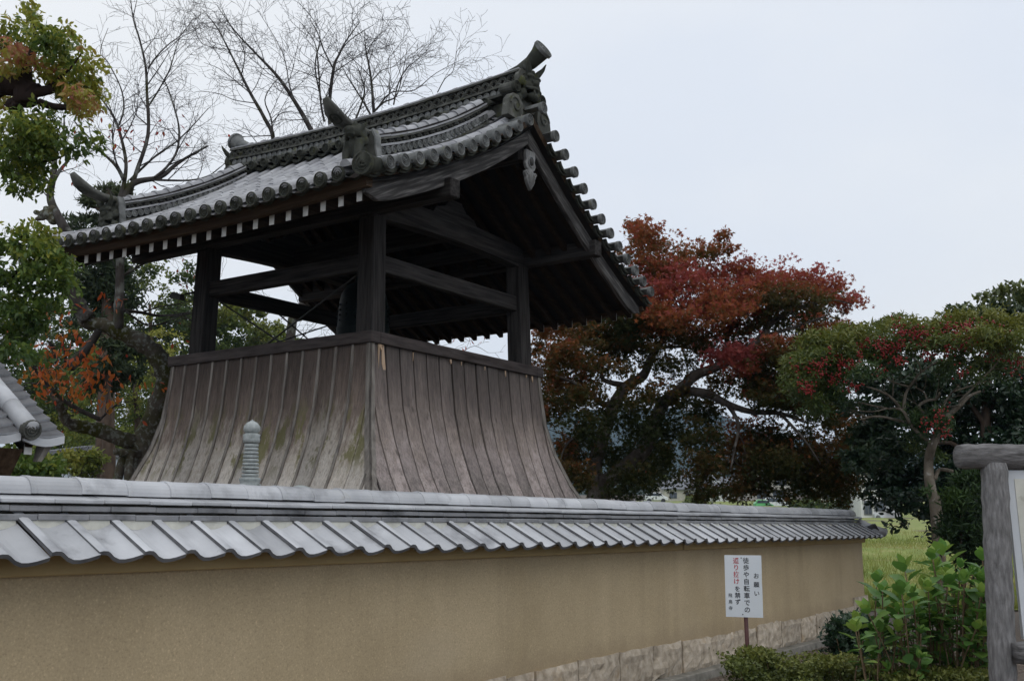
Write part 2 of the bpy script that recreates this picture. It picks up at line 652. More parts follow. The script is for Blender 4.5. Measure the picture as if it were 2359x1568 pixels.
# --- base stones
rng = np.random.default_rng(11)
seams = [1.0, 1.7, 2.45, 3.1, 3.85, 4.5, 5.2, 5.85, 6.55, 7.25, 7.65, 8.33, 9.08, 9.76, 10.41, 11.12, 11.75, 12.45, 13.26, 13.96, 14.54, 15.33, 16.18]


def rough_stone(x0, x1, z0, z1, yf, yb, seed):
    r_ = np.random.default_rng(seed)
    nx, nz = 11, 7
    v, f = [], []
    low = r_.normal(size=(4, 5)) * .011
    for i in range(nz):
        for j in range(nx):
            u, w = j / (nx - 1), i / (nz - 1)
            a, c_ = u * 3.999, w * 2.999
            i0, j0 = int(c_), int(a)
            fu, fw = a - j0, c_ - i0
            h = (low[i0, j0] * (1 - fu) + low[i0, j0 + 1] * fu) * (1 - fw) + (low[i0 + 1, j0] * (1 - fu) + low[i0 + 1, j0 + 1] * fu) * fw
            edge = min(u, 1 - u, w * .6, (1 - w) * .6) / .08
            bulge = .022 * min(1, edge) ** .5
            y = yf + .022 - bulge - h * min(1, edge) + r_.normal() * .004
            z = z0 + (z1 - z0) * w + (r_.normal() * .006 if i in (0, nz - 1) else r_.normal() * .008)
            x = x0 + (x1 - x0) * u + (r_.normal() * .006 if 0 < j < nx - 1 else 0)
            v.append((x, y, z))
    for i in range(nz - 1):
        for j in range(nx - 1):
            k = i * nx + j
            f.append((k, k + 1, k + nx + 1, k + nx))
    k = len(v)
    for x, z in ((x0, z0), (x1, z0), (x1, z1), (x0, z1)):
        v.append((x, yb, z))
    f.append(tuple(range(nx - 1, -1, -1)) + (k, k + 1))
    f.append(tuple(range((nz - 1) * nx, nz * nx)) + (k + 2, k + 3))
    f.append(tuple(i * nx for i in range(nz)) + (k + 3, k))
    f.append(tuple(i * nx + nx - 1 for i in range(nz - 1, -1, -1)) + (k + 1, k + 2))
    f.append((k, k + 3, k + 2, k + 1))
    b_ = MB()
    b_.add(v, f)
    return b_


for k in range(len(seams) - 1):
    g = .010 + rng.random() * .008
    rough_stone(seams[k] + g, seams[k + 1] - g * .4, .085, .40 + rng.normal() * .008, 4.915 + rng.normal() * .012, 5.20, 100 + k).build('base_stone', T['granite'], wall)
rough_stone(16.19, 16.86, .085, .53, 4.90, 5.36, 300).build('base_stone', T['granite'], wall)
o = MB().box((.6, 4.815, -.06), (16.6, 5.1, .09)).build('kerb', T['concrete'], wall, bevel=.012)

# --- roof tiles: each tile rolls into a crest that laps its neighbour
PT = .2643
SLEN, SANG = .40, math.atan(.535)
SEC = [(0, .044), (.02, .049), (.048, .047), (.066, .037), (.095, .015), (.13, .001), (.165, .0), (.205, .007), (.24, .018), (.268, .027)]


def pan_tile(n=3):
    b_ = MB()
    rows = []
    for i in range(n):
        s_ = SLEN * i / (n - 1)
        top = [(u, s_, h) for u, h in SEC]
        bot = [(u, s_, h - (.022 if i == 0 else .016)) for u, h in reversed(SEC)]
        rows.append(top + bot)
    b_.loft(rows)
    return b_


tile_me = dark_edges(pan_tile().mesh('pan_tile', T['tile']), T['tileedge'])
mend = MB().prism([(.062, .06), (.070, .033), (.095, .013), (.13, -.001), (.165, -.002), (.205, .005), (.24, .016), (.258, .022), (.258, .06)],
                  (0, 0, 0), (1, 0, 0), (0, 0, 1), (0, .05, 0)).mesh('mortar_fill', T['plasterw'])
slope = Matrix.Rotation(SANG, 4, 'X')
for k in range(-8, 53):
    x = 3.118 - .034 + PT * k
    jz = rng.normal() * .0025
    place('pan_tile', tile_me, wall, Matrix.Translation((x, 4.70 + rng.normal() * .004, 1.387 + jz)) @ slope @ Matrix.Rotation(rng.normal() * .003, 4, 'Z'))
    if x < 16.7:
        place('mortar_fill', mend, wall, Matrix.Translation((x, 4.973, 1.534)) @ Matrix.Rotation(-.12, 4, 'X'))
bk = MB()
for k in range(-8, 53):
    M = Matrix.Translation((3.118 + .23 + PT * k, 5.56, 1.387)) @ Matrix.Rotation(math.pi, 4, 'Z') @ slope
    t_ = pan_tile(2)
    bk.add([M @ p for p in t_.v], t_.f)
o = bk.build('pan_tile_rows', T['tile'], wall)
o['kind'] = 'stuff'
# hipped end
for k in range(3):
    place('pan_tile', tile_me, wall, Matrix.Translation((17.20, 4.76 + PT * k, 1.389)) @ Matrix.Rotation(math.pi / 2, 4, 'Z') @ slope @ Matrix.Scale(.86, 4, (0, 1, 0)))
for yy in (4.70, 5.56):
    sgn = 1 if yy < 5.13 else -1
    b = MB()
    p0, p1 = Vector((16.90, 5.13 - .12 * sgn, 1.62)), Vector((17.20, yy + .02 * sgn, 1.462))
    b.tube([p0, (p0 + p1) / 2 - Vector((0, 0, .012)), p1], [.052, .055, .06], 14)
    b.build('hip_tile', T['tile'], wall, True)
    b = MB()
    d_ = (p1 - p0).normalized()
    b.tube([p1 - d_ * .002, p1 + d_ * .02], .068, 16)
    b.build('hip_end_disc', T['tile'], wall)

# --- ridge: three flat courses and a round cap
bed = MB().box((.6, 5.06, 1.45), (16.86, 5.20, 1.70)).build('ridge_bed', T['concrete'], wall)


def course(z0, z1, y0, off, step, x_end, slope_top=False):
    x = .9 + off
    while x < x_end:
        x1 = min(x + step - .0018, x_end)
        dz, dy = rng.normal() * .0012, rng.normal() * .0025
        b_ = MB()
        yb = 5.26 - y0
        zb = z1 + (.03 if slope_top else .002)
        b_.hexa([(x, y0 + dy, z0 + dz), (x1, y0 + dy, z0 + dz), (x1, 5.12, z0 + dz), (x, 5.12, z0 + dz),
                 (x, y0 + dy, z1 + dz), (x1, y0 + dy, z1 + dz), (x1, 5.12, zb + dz), (x, 5.12, zb + dz)])
        b_.hexa([(x, 5.124, z0 + dz), (x1, 5.124, z0 + dz), (x1, yb - dy + 5.0, z0 + dz), (x, yb - dy + 5.0, z0 + dz),
                 (x, 5.124, zb + dz), (x1, 5.124, zb + dz), (x1, yb - dy + 5.0, z1 + dz), (x, yb - dy + 5.0, z1 + dz)])
        b_.build('flat_course_tile', T['tile'] if slope_top else T['course'], wall, bevel=.004)
        x += step


course(1.580, 1.611, 4.968, .0, .2862, 16.99)
course(1.624, 1.653, 4.982, .14, .2862, 16.985)
course(1.666, 1.687, 4.972, .09, .2862, 16.98, True)
capb = MB()
rings = []
for s_, r_ in ((0, .090), (.03, .090), (.036, .0865), (.286, .0865)):
    rings.append([(s_, math.cos(math.pi * j / 12) * r_, math.sin(math.pi * j / 12) * r_ * 1.02) for j in range(13)])
capb.loft(rings, True, True)
cap_me = capb.mesh('cap_tile', T['tile'], False)
for k in range(-8, 48):
    place('cap_tile', cap_me, wall, Matrix.Translation((3.189 + .2855 * k, 5.13, 1.713 + rng.normal() * .002)) @ Matrix.Rotation(rng.normal() * .005, 4, 'Z'))
b = MB()
rings = []
for i in range(7):
    a = math.pi / 2 * i / 6
    rr = .0865 * max(.06, math.cos(a)) ** .7
    rings.append([(16.893 + .085 * math.sin(a), 5.13 + math.cos(math.pi * j / 12) * rr, 1.713 + math.sin(math.pi * j / 12) * rr) for j in range(13)])
b.loft(rings)
b.build('cap_end_tile', T['tile'], wall, True)

# loose gravel at the foot of the wall
rng = np.random.default_rng(3)
gv, gf = [], []
OCT = [(0, 2, 4), (2, 1, 4), (1, 3, 4), (3, 0, 4), (2, 0, 5), (1, 2, 5), (3, 1, 5), (0, 3, 5)]
for _ in range(5200):
    x, y = rng.uniform(8.2, 16.4), rng.uniform(2.2, 4.80)
    s_ = rng.uniform(.008, .02)
    k = len(gv)
    a = rng.uniform(0, 6.28)
    ca, sa = math.cos(a), math.sin(a)
    for px_, py_, pz_ in ((1, 0, 0), (-1, 0, 0), (0, .8, 0), (0, -.8, 0), (0, 0, .7), (0, 0, -.4)):
        gv.append((x + s_ * (px_ * ca - py_ * sa), y + s_ * (px_ * sa + py_ * ca), .006 + s_ * pz_))
    gf += [tuple(i + k for i in q) for q in OCT]
T['gravel'] = mat('brown_gravel', [(.3, (.10, .075, .06)), (.7, (.27, .22, .18))], 40, rough=.9)
o = link(bpy.data.objects.new('gravel', me_data('gravel', gv, gf, T['gravel'])))
tag(o, 'loose brown gravel between the stone base and the azaleas', 'gravel', kind='stuff')

# ================================================================== belfry
BX, BY = 10.74, 9.65
bel = thing('bell_tower', 'dark timber temple bell tower with curved tiled gable roof and flared board skirt', 'bell tower', (BX, BY, 0))
XC = 10.74
LP = np.polyfit([-.05, .35, .78, 1.29, 1.75, 2.23, 2.72, 2.96, 3.15], [6.62, 6.35, 6.07, 5.80, 5.57, 5.36, 5.16, 5.08, 5.015], 3)
RP = np.polyfit([-.05, .38, .94, 1.39, 1.86, 2.29, 2.6, 2.9, 3.05], [6.62, 6.33, 5.87, 5.60, 5.34, 5.10, 4.94, 4.81, 4.75], 3)
YG0, YG1 = 6.80, 12.50


def sori(y):
    return -.085 * (1 - ((y - BY) / 2.85) ** 2)


def roof_z(side, d, y):
    """height of the centre line of the round tiles, d metres out from the ridge"""
    return float(np.polyval(LP if side < 0 else RP, d)) + sori(y)


def roof_p(side, d, y, up=0.0):
    return Vector((XC + side * d, y, roof_z(side, d, y) + up))


def main_z(side, d, y):
    """between the descending ridges the tiles ride higher towards the ridge"""
    return roof_z(side, d, y) + (.20 * max(0, 1 - d / 3.1) ** .8 if 7.3 < y < 12.0 else 0)


def main_p(side, d, y, up=0.0):
    return Vector((XC + side * d, y, main_z(side, d, y) + up))


# ---- flared skirt of boards
CX0, CX1, CY0, CY1 = 9.0, 12.48, 7.965, 11.335
FZ = [(3.62, -.005), (3.4, .005), (3.2, .028), (2.88, .062), (2.49, .16), (2.06, .325), (1.7, .52), (1.3, .77), (.9, 1.06), (.55, 1.34)]
fzz = [a for a, _ in FZ][::-1]
fzv = [a for _, a in FZ][::-1]


def flare(z):
    return float(np.interp(z, fzz, fzv))


ZS = [.55, .9, 1.2, 1.45, 1.7, 1.9, 2.1, 2.3, 2.5, 2.7, 2.9, 3.1, 3.3, 3.5, 3.62]


def face_pt(face, y, z, out):
    f_ = flare(z) + out
    if face == 'x0':
        return Vector((CX0 - f_, y, z))
    if face == 'x1':
        return Vector((CX1 + f_, y, z))
    if face == 'y0':
        return Vector((y, CY0 - f_, z))
    return Vector((y, CY1 + f_, z))


def board(face, a, b_, th, out, gap=.003):
    lo, hi = (CY0, CY1) if face[0] == 'x' else (CX0, CX1)
    rings = []
    for z in ZS:
        f_ = flare(z) - .012
        l_, h_ = lo - f_, hi + f_
        if b_ <= l_ + .004 or a >= h_ - .004:
            continue
        a1, b1 = max(a + gap, l_), min(b_ - gap, h_)
        rings.append([face_pt(face, a1, z, out), face_pt(face, b1, z, out), face_pt(face, b1, z, out - th), face_pt(face, a1, z, out - th)])
    if len(rings) < 2:
        return None
    q = MB()
    q.loft(rings)
    if face in ('x0', 'y1'):
        q.f = [g[::-1] for g in q.f]
    return q


rb = np.random.default_rng(21)
ws = (CY1 - CY0) / 13
for k in range(-5, 18):
    q = board('x0', CY0 + ws * k, CY0 + ws * (k + 1), .02, rb.normal() * .002, .006)
    if q:
        q.build('skirt_board', T['plankx'], bel)
    q = board('x0', CY0 + ws * k - .017, CY0 + ws * k + .017, .03, .016, 0)
    if q and -5 < k < 18 and k != 0:
        q.build('seam_batten', T['batten'], bel)
wq = (CX1 - CX0) / 14
for k in range(-6, 20):
    q = board('y0', CX0 + wq * k, CX0 + wq * (k + 1) + rb.normal() * .0, .02, rb.normal() * .006, .013)
    if q:
        q.build('skirt_board', T['planky'], bel)
lin = MB()
for face in ('x1', 'y1'):
    for k in range(-6, 20):
        q = board(face, (CY0 if face == 'x1' else CX0) + wq * k, (CY0 if face == 'x1' else CX0) + wq * (k + 1), .02, 0)
        if q:
            lin.add(q.v, q.f)
o = lin.build('skirt_boards', T['planky'], bel)
o['kind'] = 'stuff'
ins = MB()
for face in ('x0', 'y0', 'x1', 'y1'):
    lo, hi = (CY0, CY1) if face[0] == 'x' else (CX0, CX1)
    rings = [[face_pt(face, lo - flare(z) + .04, z, -.03), face_pt(face, hi + flare(z) - .04, z, -.03)] for z in ZS]
    ins.loft(rings, False, False)
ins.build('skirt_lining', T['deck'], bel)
# corner boards: two strips meeting along each hip
for cx, cy, sx, sy in ((CX0, CY0, -1, -1), (CX0, CY1, -1, 1), (CX1, CY0, 1, -1)):
    for ax in (0, 1):
        rings = []
        for z in ZS:
            f_ = flare(z)
            w_ = .065 + .05 * (3.62 - z) / 3
            p = Vector((cx + sx * (f_ + .016), cy + sy * (f_ + .016), z))
            d_ = Vector((0, -sy, 0)) if ax == 0 else Vector((-sx, 0, 0))
            n_ = Vector((-sx, 0, 0)) if ax == 0 else Vector((0, -sy, 0))
            rings.append([p, p + d_ * w_, p + d_ * w_ + n_ * .02, p + n_ * .02])
        q = MB()
        q.loft(rings)
        q.build('corner_board', T['batten'], bel)
MB().box((CX0 - 1.55, CY0 - 1.55, -.05), (CX1 + 1.55, CY1 + 1.55, .56)).build('stone_plinth', T['granite'], bel, bevel=.03)
MB().box((CX0 + .05, CY0 + .05, 3.05), (CX1 - .05, CY1 - .05, 3.11)).build('bell_floor', T['deck'], bel)
# split fresh wood under the rail
for x0, w_, z0, h_, ln in ((9.105, .022, 3.56, .27, .0), (9.165, .026, 3.56, .42, .05), (9.118, .07, 3.565, .07, 0), (9.72, .008, 3.55, .10, 0), (10.43, .028, 3.56, .06, .01),
                           (10.66, .012, 3.56, .05, 0), (11.16, .012, 3.56, .05, .0), (11.62, .016, 3.56, .08, .01), (12.12, .02, 3.56, .04, 0), (12.26, .028, 3.56, .08, .01)):
    q = MB()
    q.prism([(0, 0), (w_, 0), (w_ * .75 + ln, -h_ * .6), (w_ * .55 + ln, -h_), (w_ * .25, -h_ * .5)], (x0, CY0 - .018 - flare(3.45), z0), (1, 0, 0), (0, 0, 1), (0, .012, 0))
    q.build('wood_split', T['freshwood'], bel)
# rail
ra, rb_, rc, rd = CX0 - .04, CX1 + .05, CY0 - .04, CY1 + .05
for lo, hi in (((ra, rc, 3.57), (ra + .16, rd, 3.70)), ((rb_ - .16, rc, 3.57), (rb_, rd, 3.70)), ((ra + .162, rc, 3.57), (rb_ - .162, rc + .16, 3.70)),
               ((ra + .162, rd - .16, 3.57), (rb_ - .162, rd, 3.70))):
    MB().box(lo, hi).build('rail', T['rail'], bel, bevel=.006)

# ---- posts, lean slightly inwards
PB, PTP = .125, .115
posts = [(9.17, 8.125), (9.17, 11.02), (12.28, 8.125), (12.28, 11.02)]
for x, y in posts:
    dx, dy = (.045 if x < XC else -.045), (.045 if y < BY else -.045)
    q = MB()
    c0, c1 = Vector((x, y, 2.9)), Vector((x + dx, y + dy, 5.12))
    q.hexa([c0 + Vector((a * PB, b * PB, 0)) for a, b in ((-1, -1), (1, -1), (1, 1), (-1, 1))] + [c1 + Vector((a * PTP, b * PTP, 0)) for a, b in ((-1, -1), (1, -1), (1, 1), (-1, 1))])
    q.build('post', T['woodz'], bel, bevel=.012)
PX0, PX1, PY0, PY1 = 9.20, 12.25, 8.155, 10.99


def beam(name, p, q_, w, h, m, bev=.01):
    return MB().beam(p, q_, w, h).build(name, m, bel, bevel=bev)


for x in (PX0, PX1):
    beam('tie_beam', (x, 7.95 + .16, 4.56), (x, 11.04, 4.56), .11, .20, T['woody'])
    beam('wall_plate', (x - .06 if x < XC else x + .06, 6.91, 5.205), (x - .06 if x < XC else x + .06, 12.39, 5.205), .17, .21, T['woody'])
for y in (PY0, PY1):
    beam('tie_beam', (PX0 - .05, y, 4.56), (PX1 + .05, y, 4.56), .10, .205, T['woodx'])
    # bowed beam between the post heads
    q = MB()
    rings = []
    for i in range(13):
        t = i / 12
        x = PX0 - .12 + (PX1 - PX0 + .24) * t
        bow = .07 * (1 - (2 * t - 1) ** 2)
        h_ = .13 if 0 < i < 12 else .11
        rings.append([(x, y - .085, 5.06 - .0 + bow), (x, y + .085, 5.06 + bow), (x, y + .11, 5.06 + bow + h_), (x, y + .085, 5.06 + bow + 2 * h_ + .02), (x, y - .085, 5.06 + bow + 2 * h_ + .02), (x, y - .11, 5.06 + bow + h_)])
    q.loft(rings)
    q.build('bow_beam', T['woodx'], bel)
    q = MB()
    q.prism([(-.48, 0), (.48, 0), (.40, .10), (.22, .15), (.12, .26), (-.12, .26), (-.22, .15), (-.40, .10)], (XC, y - .045, 5.40), (1, 0, 0), (0, 0, 1), (0, .09, 0))
    q.build('frog_leg_strut', T['woodx'], bel)
beam('ridge_beam', (XC, 7.10, 6.11), (XC, 12.2, 6.11), .15, .2, T['woody'])
for s_ in (-1, 1):
    d_ = 1.12
    z_ = roof_z(s_, d_, BY) - .40
    beam('purlin', (XC + s_ * d_, 8.1, z_), (XC + s_ * d_, 11.05, z_), .13, .17, T['woody'])
beam('bell_beam', (XC, 8.2, 5.30), (XC, 10.95, 5.30), .2, .26, T['woody'])
# braced iron rods inside
for p, q_ in (((9.3, 10.9, 4.45), (9.3, 9.6, 3.72)), ((9.6, 11.0, 3.72), (11.6, 11.0, 4.5)), ((9.25, 8.35, 4.48), (9.9, 11.0, 3.72)), ((10.2, 11.0, 4.6), (12.1, 11.0, 3.72))):
    MB().tube([p, q_], .011, 6).build('brace_rod', T['iron'], bel)

# ---- rafters with white ends, roof boards
RAFT = .082
whiteend = {}
for s_ in (-1, 1):
    for k in range(22):
        y = 7.14 + .2485 * k
        if y > 12.4:
            break
        de = 2.89 if s_ < 0 else 2.86
        q = MB()
        rings = []
        for i in range(7):
            d_ = .06 + (de - .06) * i / 6
            zt = roof_z(s_, d_, y) - .205 + .02 * (d_ / de)
            if i == 6:
                zt = roof_z(s_, d_, y) - .215
            x = XC + s_ * d_
            rings.append([(x, y - .034, zt - .105), (x, y + .034, zt - .105), (x, y + .034, zt), (x, y - .034, zt)])
        q.loft(rings)
        ro = q.build('rafter', T['rafter'], bel)
        x = XC + s_ * (de + .001)
        zt = rings[-1][2][2]
        q = MB().box((min(x, x + s_ * .006), y - .0345, zt - .106), (max(x, x + s_ * .006), y + .0345, zt + .001))
        we = q.build('painted_end', T['white'], ro)
for s_ in (-1, 1):
    v, f = [], []
    ys = np.linspace(6.93, 12.37, 12)
    ds = np.linspace(0, 3.02 if s_ < 0 else 2.98, 14)
    for y in ys:
        for d_ in ds:
            v.append(roof_p(s_, d_, y, -.165))
    n = len(ds)
    for i in range(len(ys) - 1):
        for j in range(n - 1):
            f.append((i * n + j, i * n + j + 1, (i + 1) * n + j + 1, (i + 1) * n + j))
    vv = v + [p + Vector((0, 0, .03)) for p in v]
    kk = len(v)
    ff = f + [tuple(reversed([i + kk for i in q])) for q in f]
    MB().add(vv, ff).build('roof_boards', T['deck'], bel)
    # eave fascia, brown, following the curve of the eave
    rings = []
    de = 2.96 if s_ < 0 else 2.93
    for y in np.linspace(6.95, 12.35, 14):
        p = roof_p(s_, de, y, 0)
        a, c_ = s_ * .045, p.z
        rings.append([(p.x - a, y, c_ - .20), (p.x + a, y, c_ - .205), (p.x + a * 1.6, y, c_ - .085), (p.x - a, y, c_ - .085)])
    q = MB()
    q.loft(rings)
    q.build('eave_fascia', T['woodbrown'], bel)
# sparse cover strips and gable boards
for yb, sg in ((7.0, -1), (12.30, 1)):
    for s_ in (-1, 1):
        rings, rings2 = [], []
        dmax = 2.95 if s_ < 0 else 2.90
        for i in range(17):
            t = i / 16
            d_ = dmax * t
            zt = roof_z(s_, d_, yb + .0) - .118
            dep = .25 + .01 * t
            if i >= 15:
                dep = .24 if i == 15 else .13
            x = XC + s_ * (d_ + .002)
            y0_, y1_ = (yb, yb + .065)
            rings.append([(x, y0_, zt - dep), (x, y1_, zt - dep), (x, y1_, zt), (x, y0_, zt)])
            rings2.append([(x, yb - .06 * (1 if sg < 0 else 0), zt + .004), (x, yb + .065 + .06 * (1 if sg > 0 else 0), zt + .004), (x, yb + .065 + .07 * (1 if sg > 0 else 0), zt + .09), (x, yb - .07 * (1 if sg < 0 else 0), zt + .09)])
        q = MB()
        q.loft(rings)
        q.build('barge_board', T['barge%d' % s_], bel, bevel=.006)
        q = MB()
        q.loft(rings2)
        q.build('barge_capping', T['woodbrown'], bel)

# carved gable pendant
gp = [(0, .02), (.10, .02), (.115, -.06), (.10, -.14), (.125, -.20), (.10, -.26), (.055, -.295), (.075, -.30), (.115, -.31), (.135, -.35), (.12, -.39), (.105, -.40), (.10, -.45), (.075, -.50),
      (.04, -.545), (0, -.60)]
gp = [(x * .92, z * .82) for x, z in gp]
poly = gp + [(-x, z) for x, z in reversed(gp[1:-1])]
gc = Vector((XC - .01, 6.955, 6.09))
q = MB()
q.prism([(x, z) for x, z in poly], gc, (1, 0, 0), (0, 0, 1), (0, .045, 0))
pend = q.build('gable_pendant', T['greywood'], bel, bevel=.006)
q = MB()
for a, r0 in ((0, .062), (1, .05)):
    q.tube([gc + Vector((math.cos(t) * r0, -.004, -.13 + math.sin(t) * r0 * 1.1)) for t in np.linspace(0, 2 * math.pi, 15)], .011, 5, False) if a == 0 else None
for sx in (-1, 1):
    q.tube([gc + Vector((sx * (.085 + math.cos(t) * (.03 - t * .003)), -.004, -.283 + math.sin(t) * (.03 - t * .003))) for t in np.linspace(0, 7.5, 16)], .009, 5)
    for x1, z1 in ((.02, -.55), (.05, -.49), (.078, -.43)):
        q.tube([gc + Vector((sx * .012, -.003, -.25)), gc + Vector((sx * x1 * .7, -.006, (z1 - .3) * .41)), gc + Vector((sx * x1 * .9, -.003, z1 * .82))], .008, 5)
q.build('carved_relief', T['greywood'], pend)
MB().ball(gc + Vector((0, .0, -.13)), (.04, .03, .048)).build('carved_boss', T['iron'], pend)

# ================================================================== roof tiles
# round cover tile: axis +x down the slope
def round_tile(ln, r0, r1, m, n=8):
    q_ = MB()
    rings = []
    for s_, r_ in ((0, r0), (ln, r1)):
        rings.append([(s_, -math.cos(math.pi * j / n) * r_, math.sin(math.pi * j / n) * r_) for j in range(n + 1)])
    q_.loft(rings, True, True)
    return q_.mesh('round_tile', m, False)


def disc_mesh(r, m, ln=.0, name='end_tile'):
    """round end tile: rim, beads and a three-comma boss, facing +x"""
    q_ = MB()
    Mx = Matrix.Rotation(math.pi / 2, 4, 'Y')
    prof = [(r, -.03), (r, .012), (r * .96, .017), (r * .84, .017), (r * .80, .004), (r * .60, .003), (r * .585, .010), (r * .53, .010), (r * .51, .0)]
    q_.lathe(prof, 20, Mx)
    for j in range(14):
        a = 2 * math.pi * j / 14
        q_.ball((.005, math.cos(a) * r * .70, math.sin(a) * r * .70), (.007, r * .055, r * .055), None, 5, 3)
    for j in range(3):
        a0 = 2 * math.pi * j / 3
        pts = [(.004, math.cos(a0 + t) * r * (.2 + .07 * t), math.sin(a0 + t) * r * (.2 + .07 * t)) for t in np.linspace(0, 2.2, 5)]
        q_.tube(pts, [r * .15, r * .13, r * .09, r * .06, r * .03], 5)
    return q_.mesh(name, m)


def lip_mesh(w, m, name='eave_pan_tile', dip=.040):
    """hollow tile end with a hanging lip, axis +x"""
    q_ = MB()
    n = 8
    for k_, (x0, x1, dz, hh) in enumerate(((-.16 if w > .2 else -.27, .0, 0, .034), (-.10, -.03, -.038, .022))):
        rings = []
        for s_, h_ in ((x0, .018), (x1 - .02, .018), (x1 - .018, hh), (x1, hh)):
            top = [(s_, w * (-.5 + j / n), -dip * math.sin(math.pi * j / n) - .022 + dz) for j in range(n + 1)]
            bot = [(s_, y_, z_ - h_) for _, y_, z_ in reversed(top)]
            rings.append(top + bot)
        q_.loft(rings)
    return q_.mesh(name, m)


def frame(x, z):
    """rotation with +x along x and +z near z"""
    x = Vector(x).normalized()
    y = Vector(z).cross(x).normalized()
    z = x.cross(y)
    return Matrix((x, y, z)).transposed().to_4x4()


PIT = .245
cols = [7.2 + PIT * k for k in range(21)]
rt_me = round_tile(.275, .066, .073, T['tileold'])
rd_me = disc_mesh(.078, T['disc'])
rp_me = disc_mesh(.074, T['discpale'])
lip_me = lip_mesh(PIT - .03, T['disc'])
lipp_me = lip_mesh(PIT - .06, T['disc'], dip=.026)
DE = {-1: 3.13, 1: 3.03}
rr = np.random.default_rng(8)


def slope_pts(s_, step, d0, y):
    ds = np.linspace(d0, DE[s_], 400)
    z = [main_z(s_, d_, y) for d_ in ds]
    L = np.concatenate([[0], np.cumsum(np.hypot(np.diff(ds), np.diff(z)))])
    n = int(round(L[-1] / step))
    return [main_p(s_, float(np.interp(L[-1] * i / n, L, ds)), y) for i in range(n + 1)]


for y in cols:
    pts = slope_pts(-1, .262, .16, y)
    for i in range(len(pts) - 1):
        d_ = pts[i + 1] - pts[i]
        M = Matrix.Translation(pts[i] + Vector((0, rr.normal() * .003, rr.normal() * .002))) @ frame(d_, (0, 0, 1)) @ Matrix.Rotation(rr.normal() * .008, 4, 'Z')
        place('round_tile', rt_me, bel, M)
    e = pts[-1]
    d_ = (pts[-1] - pts[-2]).normalized()
    place('end_tile', rd_me, bel, Matrix.Translation(e + d_ * .02) @ frame((-1, 0, -.12), (0, 0, 1)) @ Matrix.Rotation(rr.uniform(0, 2), 4, 'X'))
for y in [cols[0] - PIT / 2] + [c_ + PIT / 2 for c_ in cols]:
    e = roof_p(-1, DE[-1] - .075, y)
    place('eave_pan_tile', lip_me, bel, Matrix.Translation(e + Vector((0, 0, -.005))) @ frame((-1, 0, -.30), (0, 0, 1)))
# hollow tiles between the rows, lapped step by step
for s_ in (-1, 1):
    q = MB()
    for y in [cols[0] - PIT] + cols:
        yc = y + PIT / 2
        pts = slope_pts(s_, .135, .12, yc)
        for i in range(len(pts) - 1):
            row = []
            for p, lift in ((pts[i], -.010), (pts[i + 1], .012)):
                row.append([p + Vector((0, PIT * (-.5 + j / 4), -.055 * math.sin(math.pi * j / 4) - .022 + lift)) for j in range(5)])
            q.loft(row, False, False)
    o = q.build('pan_tile_field', T['tileold'], bel)
    o['kind'] = 'stuff'
# far slope (seen only along its edge): round rows joined, ends single
q = MB()
for y in cols + [7.12, 12.18]:
    pts = slope_pts(1, .3, .16, y)
    if y not in cols:
        pts = [p + Vector((0, 0, .055)) for p in pts]
    for i in range(len(pts) - 1):
        fr = frame(pts[i + 1] - pts[i], (0, 0, 1))
        ln = (pts[i + 1] - pts[i]).length + .01
        rings = [[pts[i] + fr @ Vector((x_, -math.cos(math.pi * j / 6) * r_, math.sin(math.pi * j / 6) * r_)) for j in range(7)] for x_, r_ in ((0, .066), (ln, .073))]
        q.loft(rings)
    e = pts[-1]
    if y not in cols:
        continue
    place('end_tile', rd_me, bel, Matrix.Translation(e + Vector((.02, 0, -.01))) @ frame((1, 0, -.12), (0, 0, 1)))
o = q.build('round_tile_rows', T['tileold'], bel)
o['kind'] = 'stuff'
for y in [cols[0] - PIT / 2] + [c_ + PIT / 2 for c_ in cols]:
    place('eave_pan_tile', lip_me, bel, Matrix.Translation(roof_p(1, DE[1] - .03, y, -.005)) @ frame((1, 0, -.30), (0, 0, 1)))

# gable-edge tiles: short rows lying along Y, ends facing out
gt_me = round_tile(.34, .064, .070, T['discpale'])
gl = [.30 + .232 * k for k in range(12)]
for yg, sy in ((YG0, -1), (YG1, 1)):
    for s_ in (-1, 1):
        for d_ in gl:
            if d_ > DE[s_] - .12:
                continue
            p = roof_p(s_, d_, yg)
            sl = Vector((s_ * .05, 0, roof_z(s_, d_ + .05, yg) - p.z))
            up_ = Vector((-sl.z * s_, 0, abs(sl.x))).normalized()
            place('gable_round_tile', gt_me, bel, Matrix.Translation(p + Vector((0, -sy * .335, .0))) @ frame((0, sy, 0), up_))
            place('end_tile', rp_me if sy < 0 else rd_me, bel, Matrix.Translation(p + Vector((0, sy * .012, 0))) @ frame((0, sy, 0), up_) @ Matrix.Rotation(rr.uniform(0, 2), 4, 'X'))
            p2 = roof_p(s_, d_ + .116, yg + .05 * -sy)
            place('gable_pan_tile', lipp_me if sy < 0 else lip_me, bel, Matrix.Translation(p2 + Vector((0, -sy * .02, -.012))) @ frame((0, sy, 0), up_))
    p = Vector((XC + .015, yg - .0, roof_z(-1, .0, yg) + .05))
    place('gable_round_tile', gt_me, bel, Matrix.Translation(p + Vector((0, -sy * .33, 0))) @ frame((0, sy, 0), (0, 0, 1)))
    place('end_tile', rp_me, bel, Matrix.Translation(p + Vector((0, sy * .012, 0))) @ frame((0, sy, 0), (0, 0, 1)))
# the row of round tiles riding over their inner ends
for yv in (7.12, 12.18):
    pts = slope_pts(-1, .262, .2, yv)
    for i in range(len(pts) - 1):
        place('verge_round_tile', rt_me, bel, Matrix.Translation(pts[i] + Vector((0, 0, .055))) @ frame(pts[i + 1] - pts[i], (0, 0, 1)))
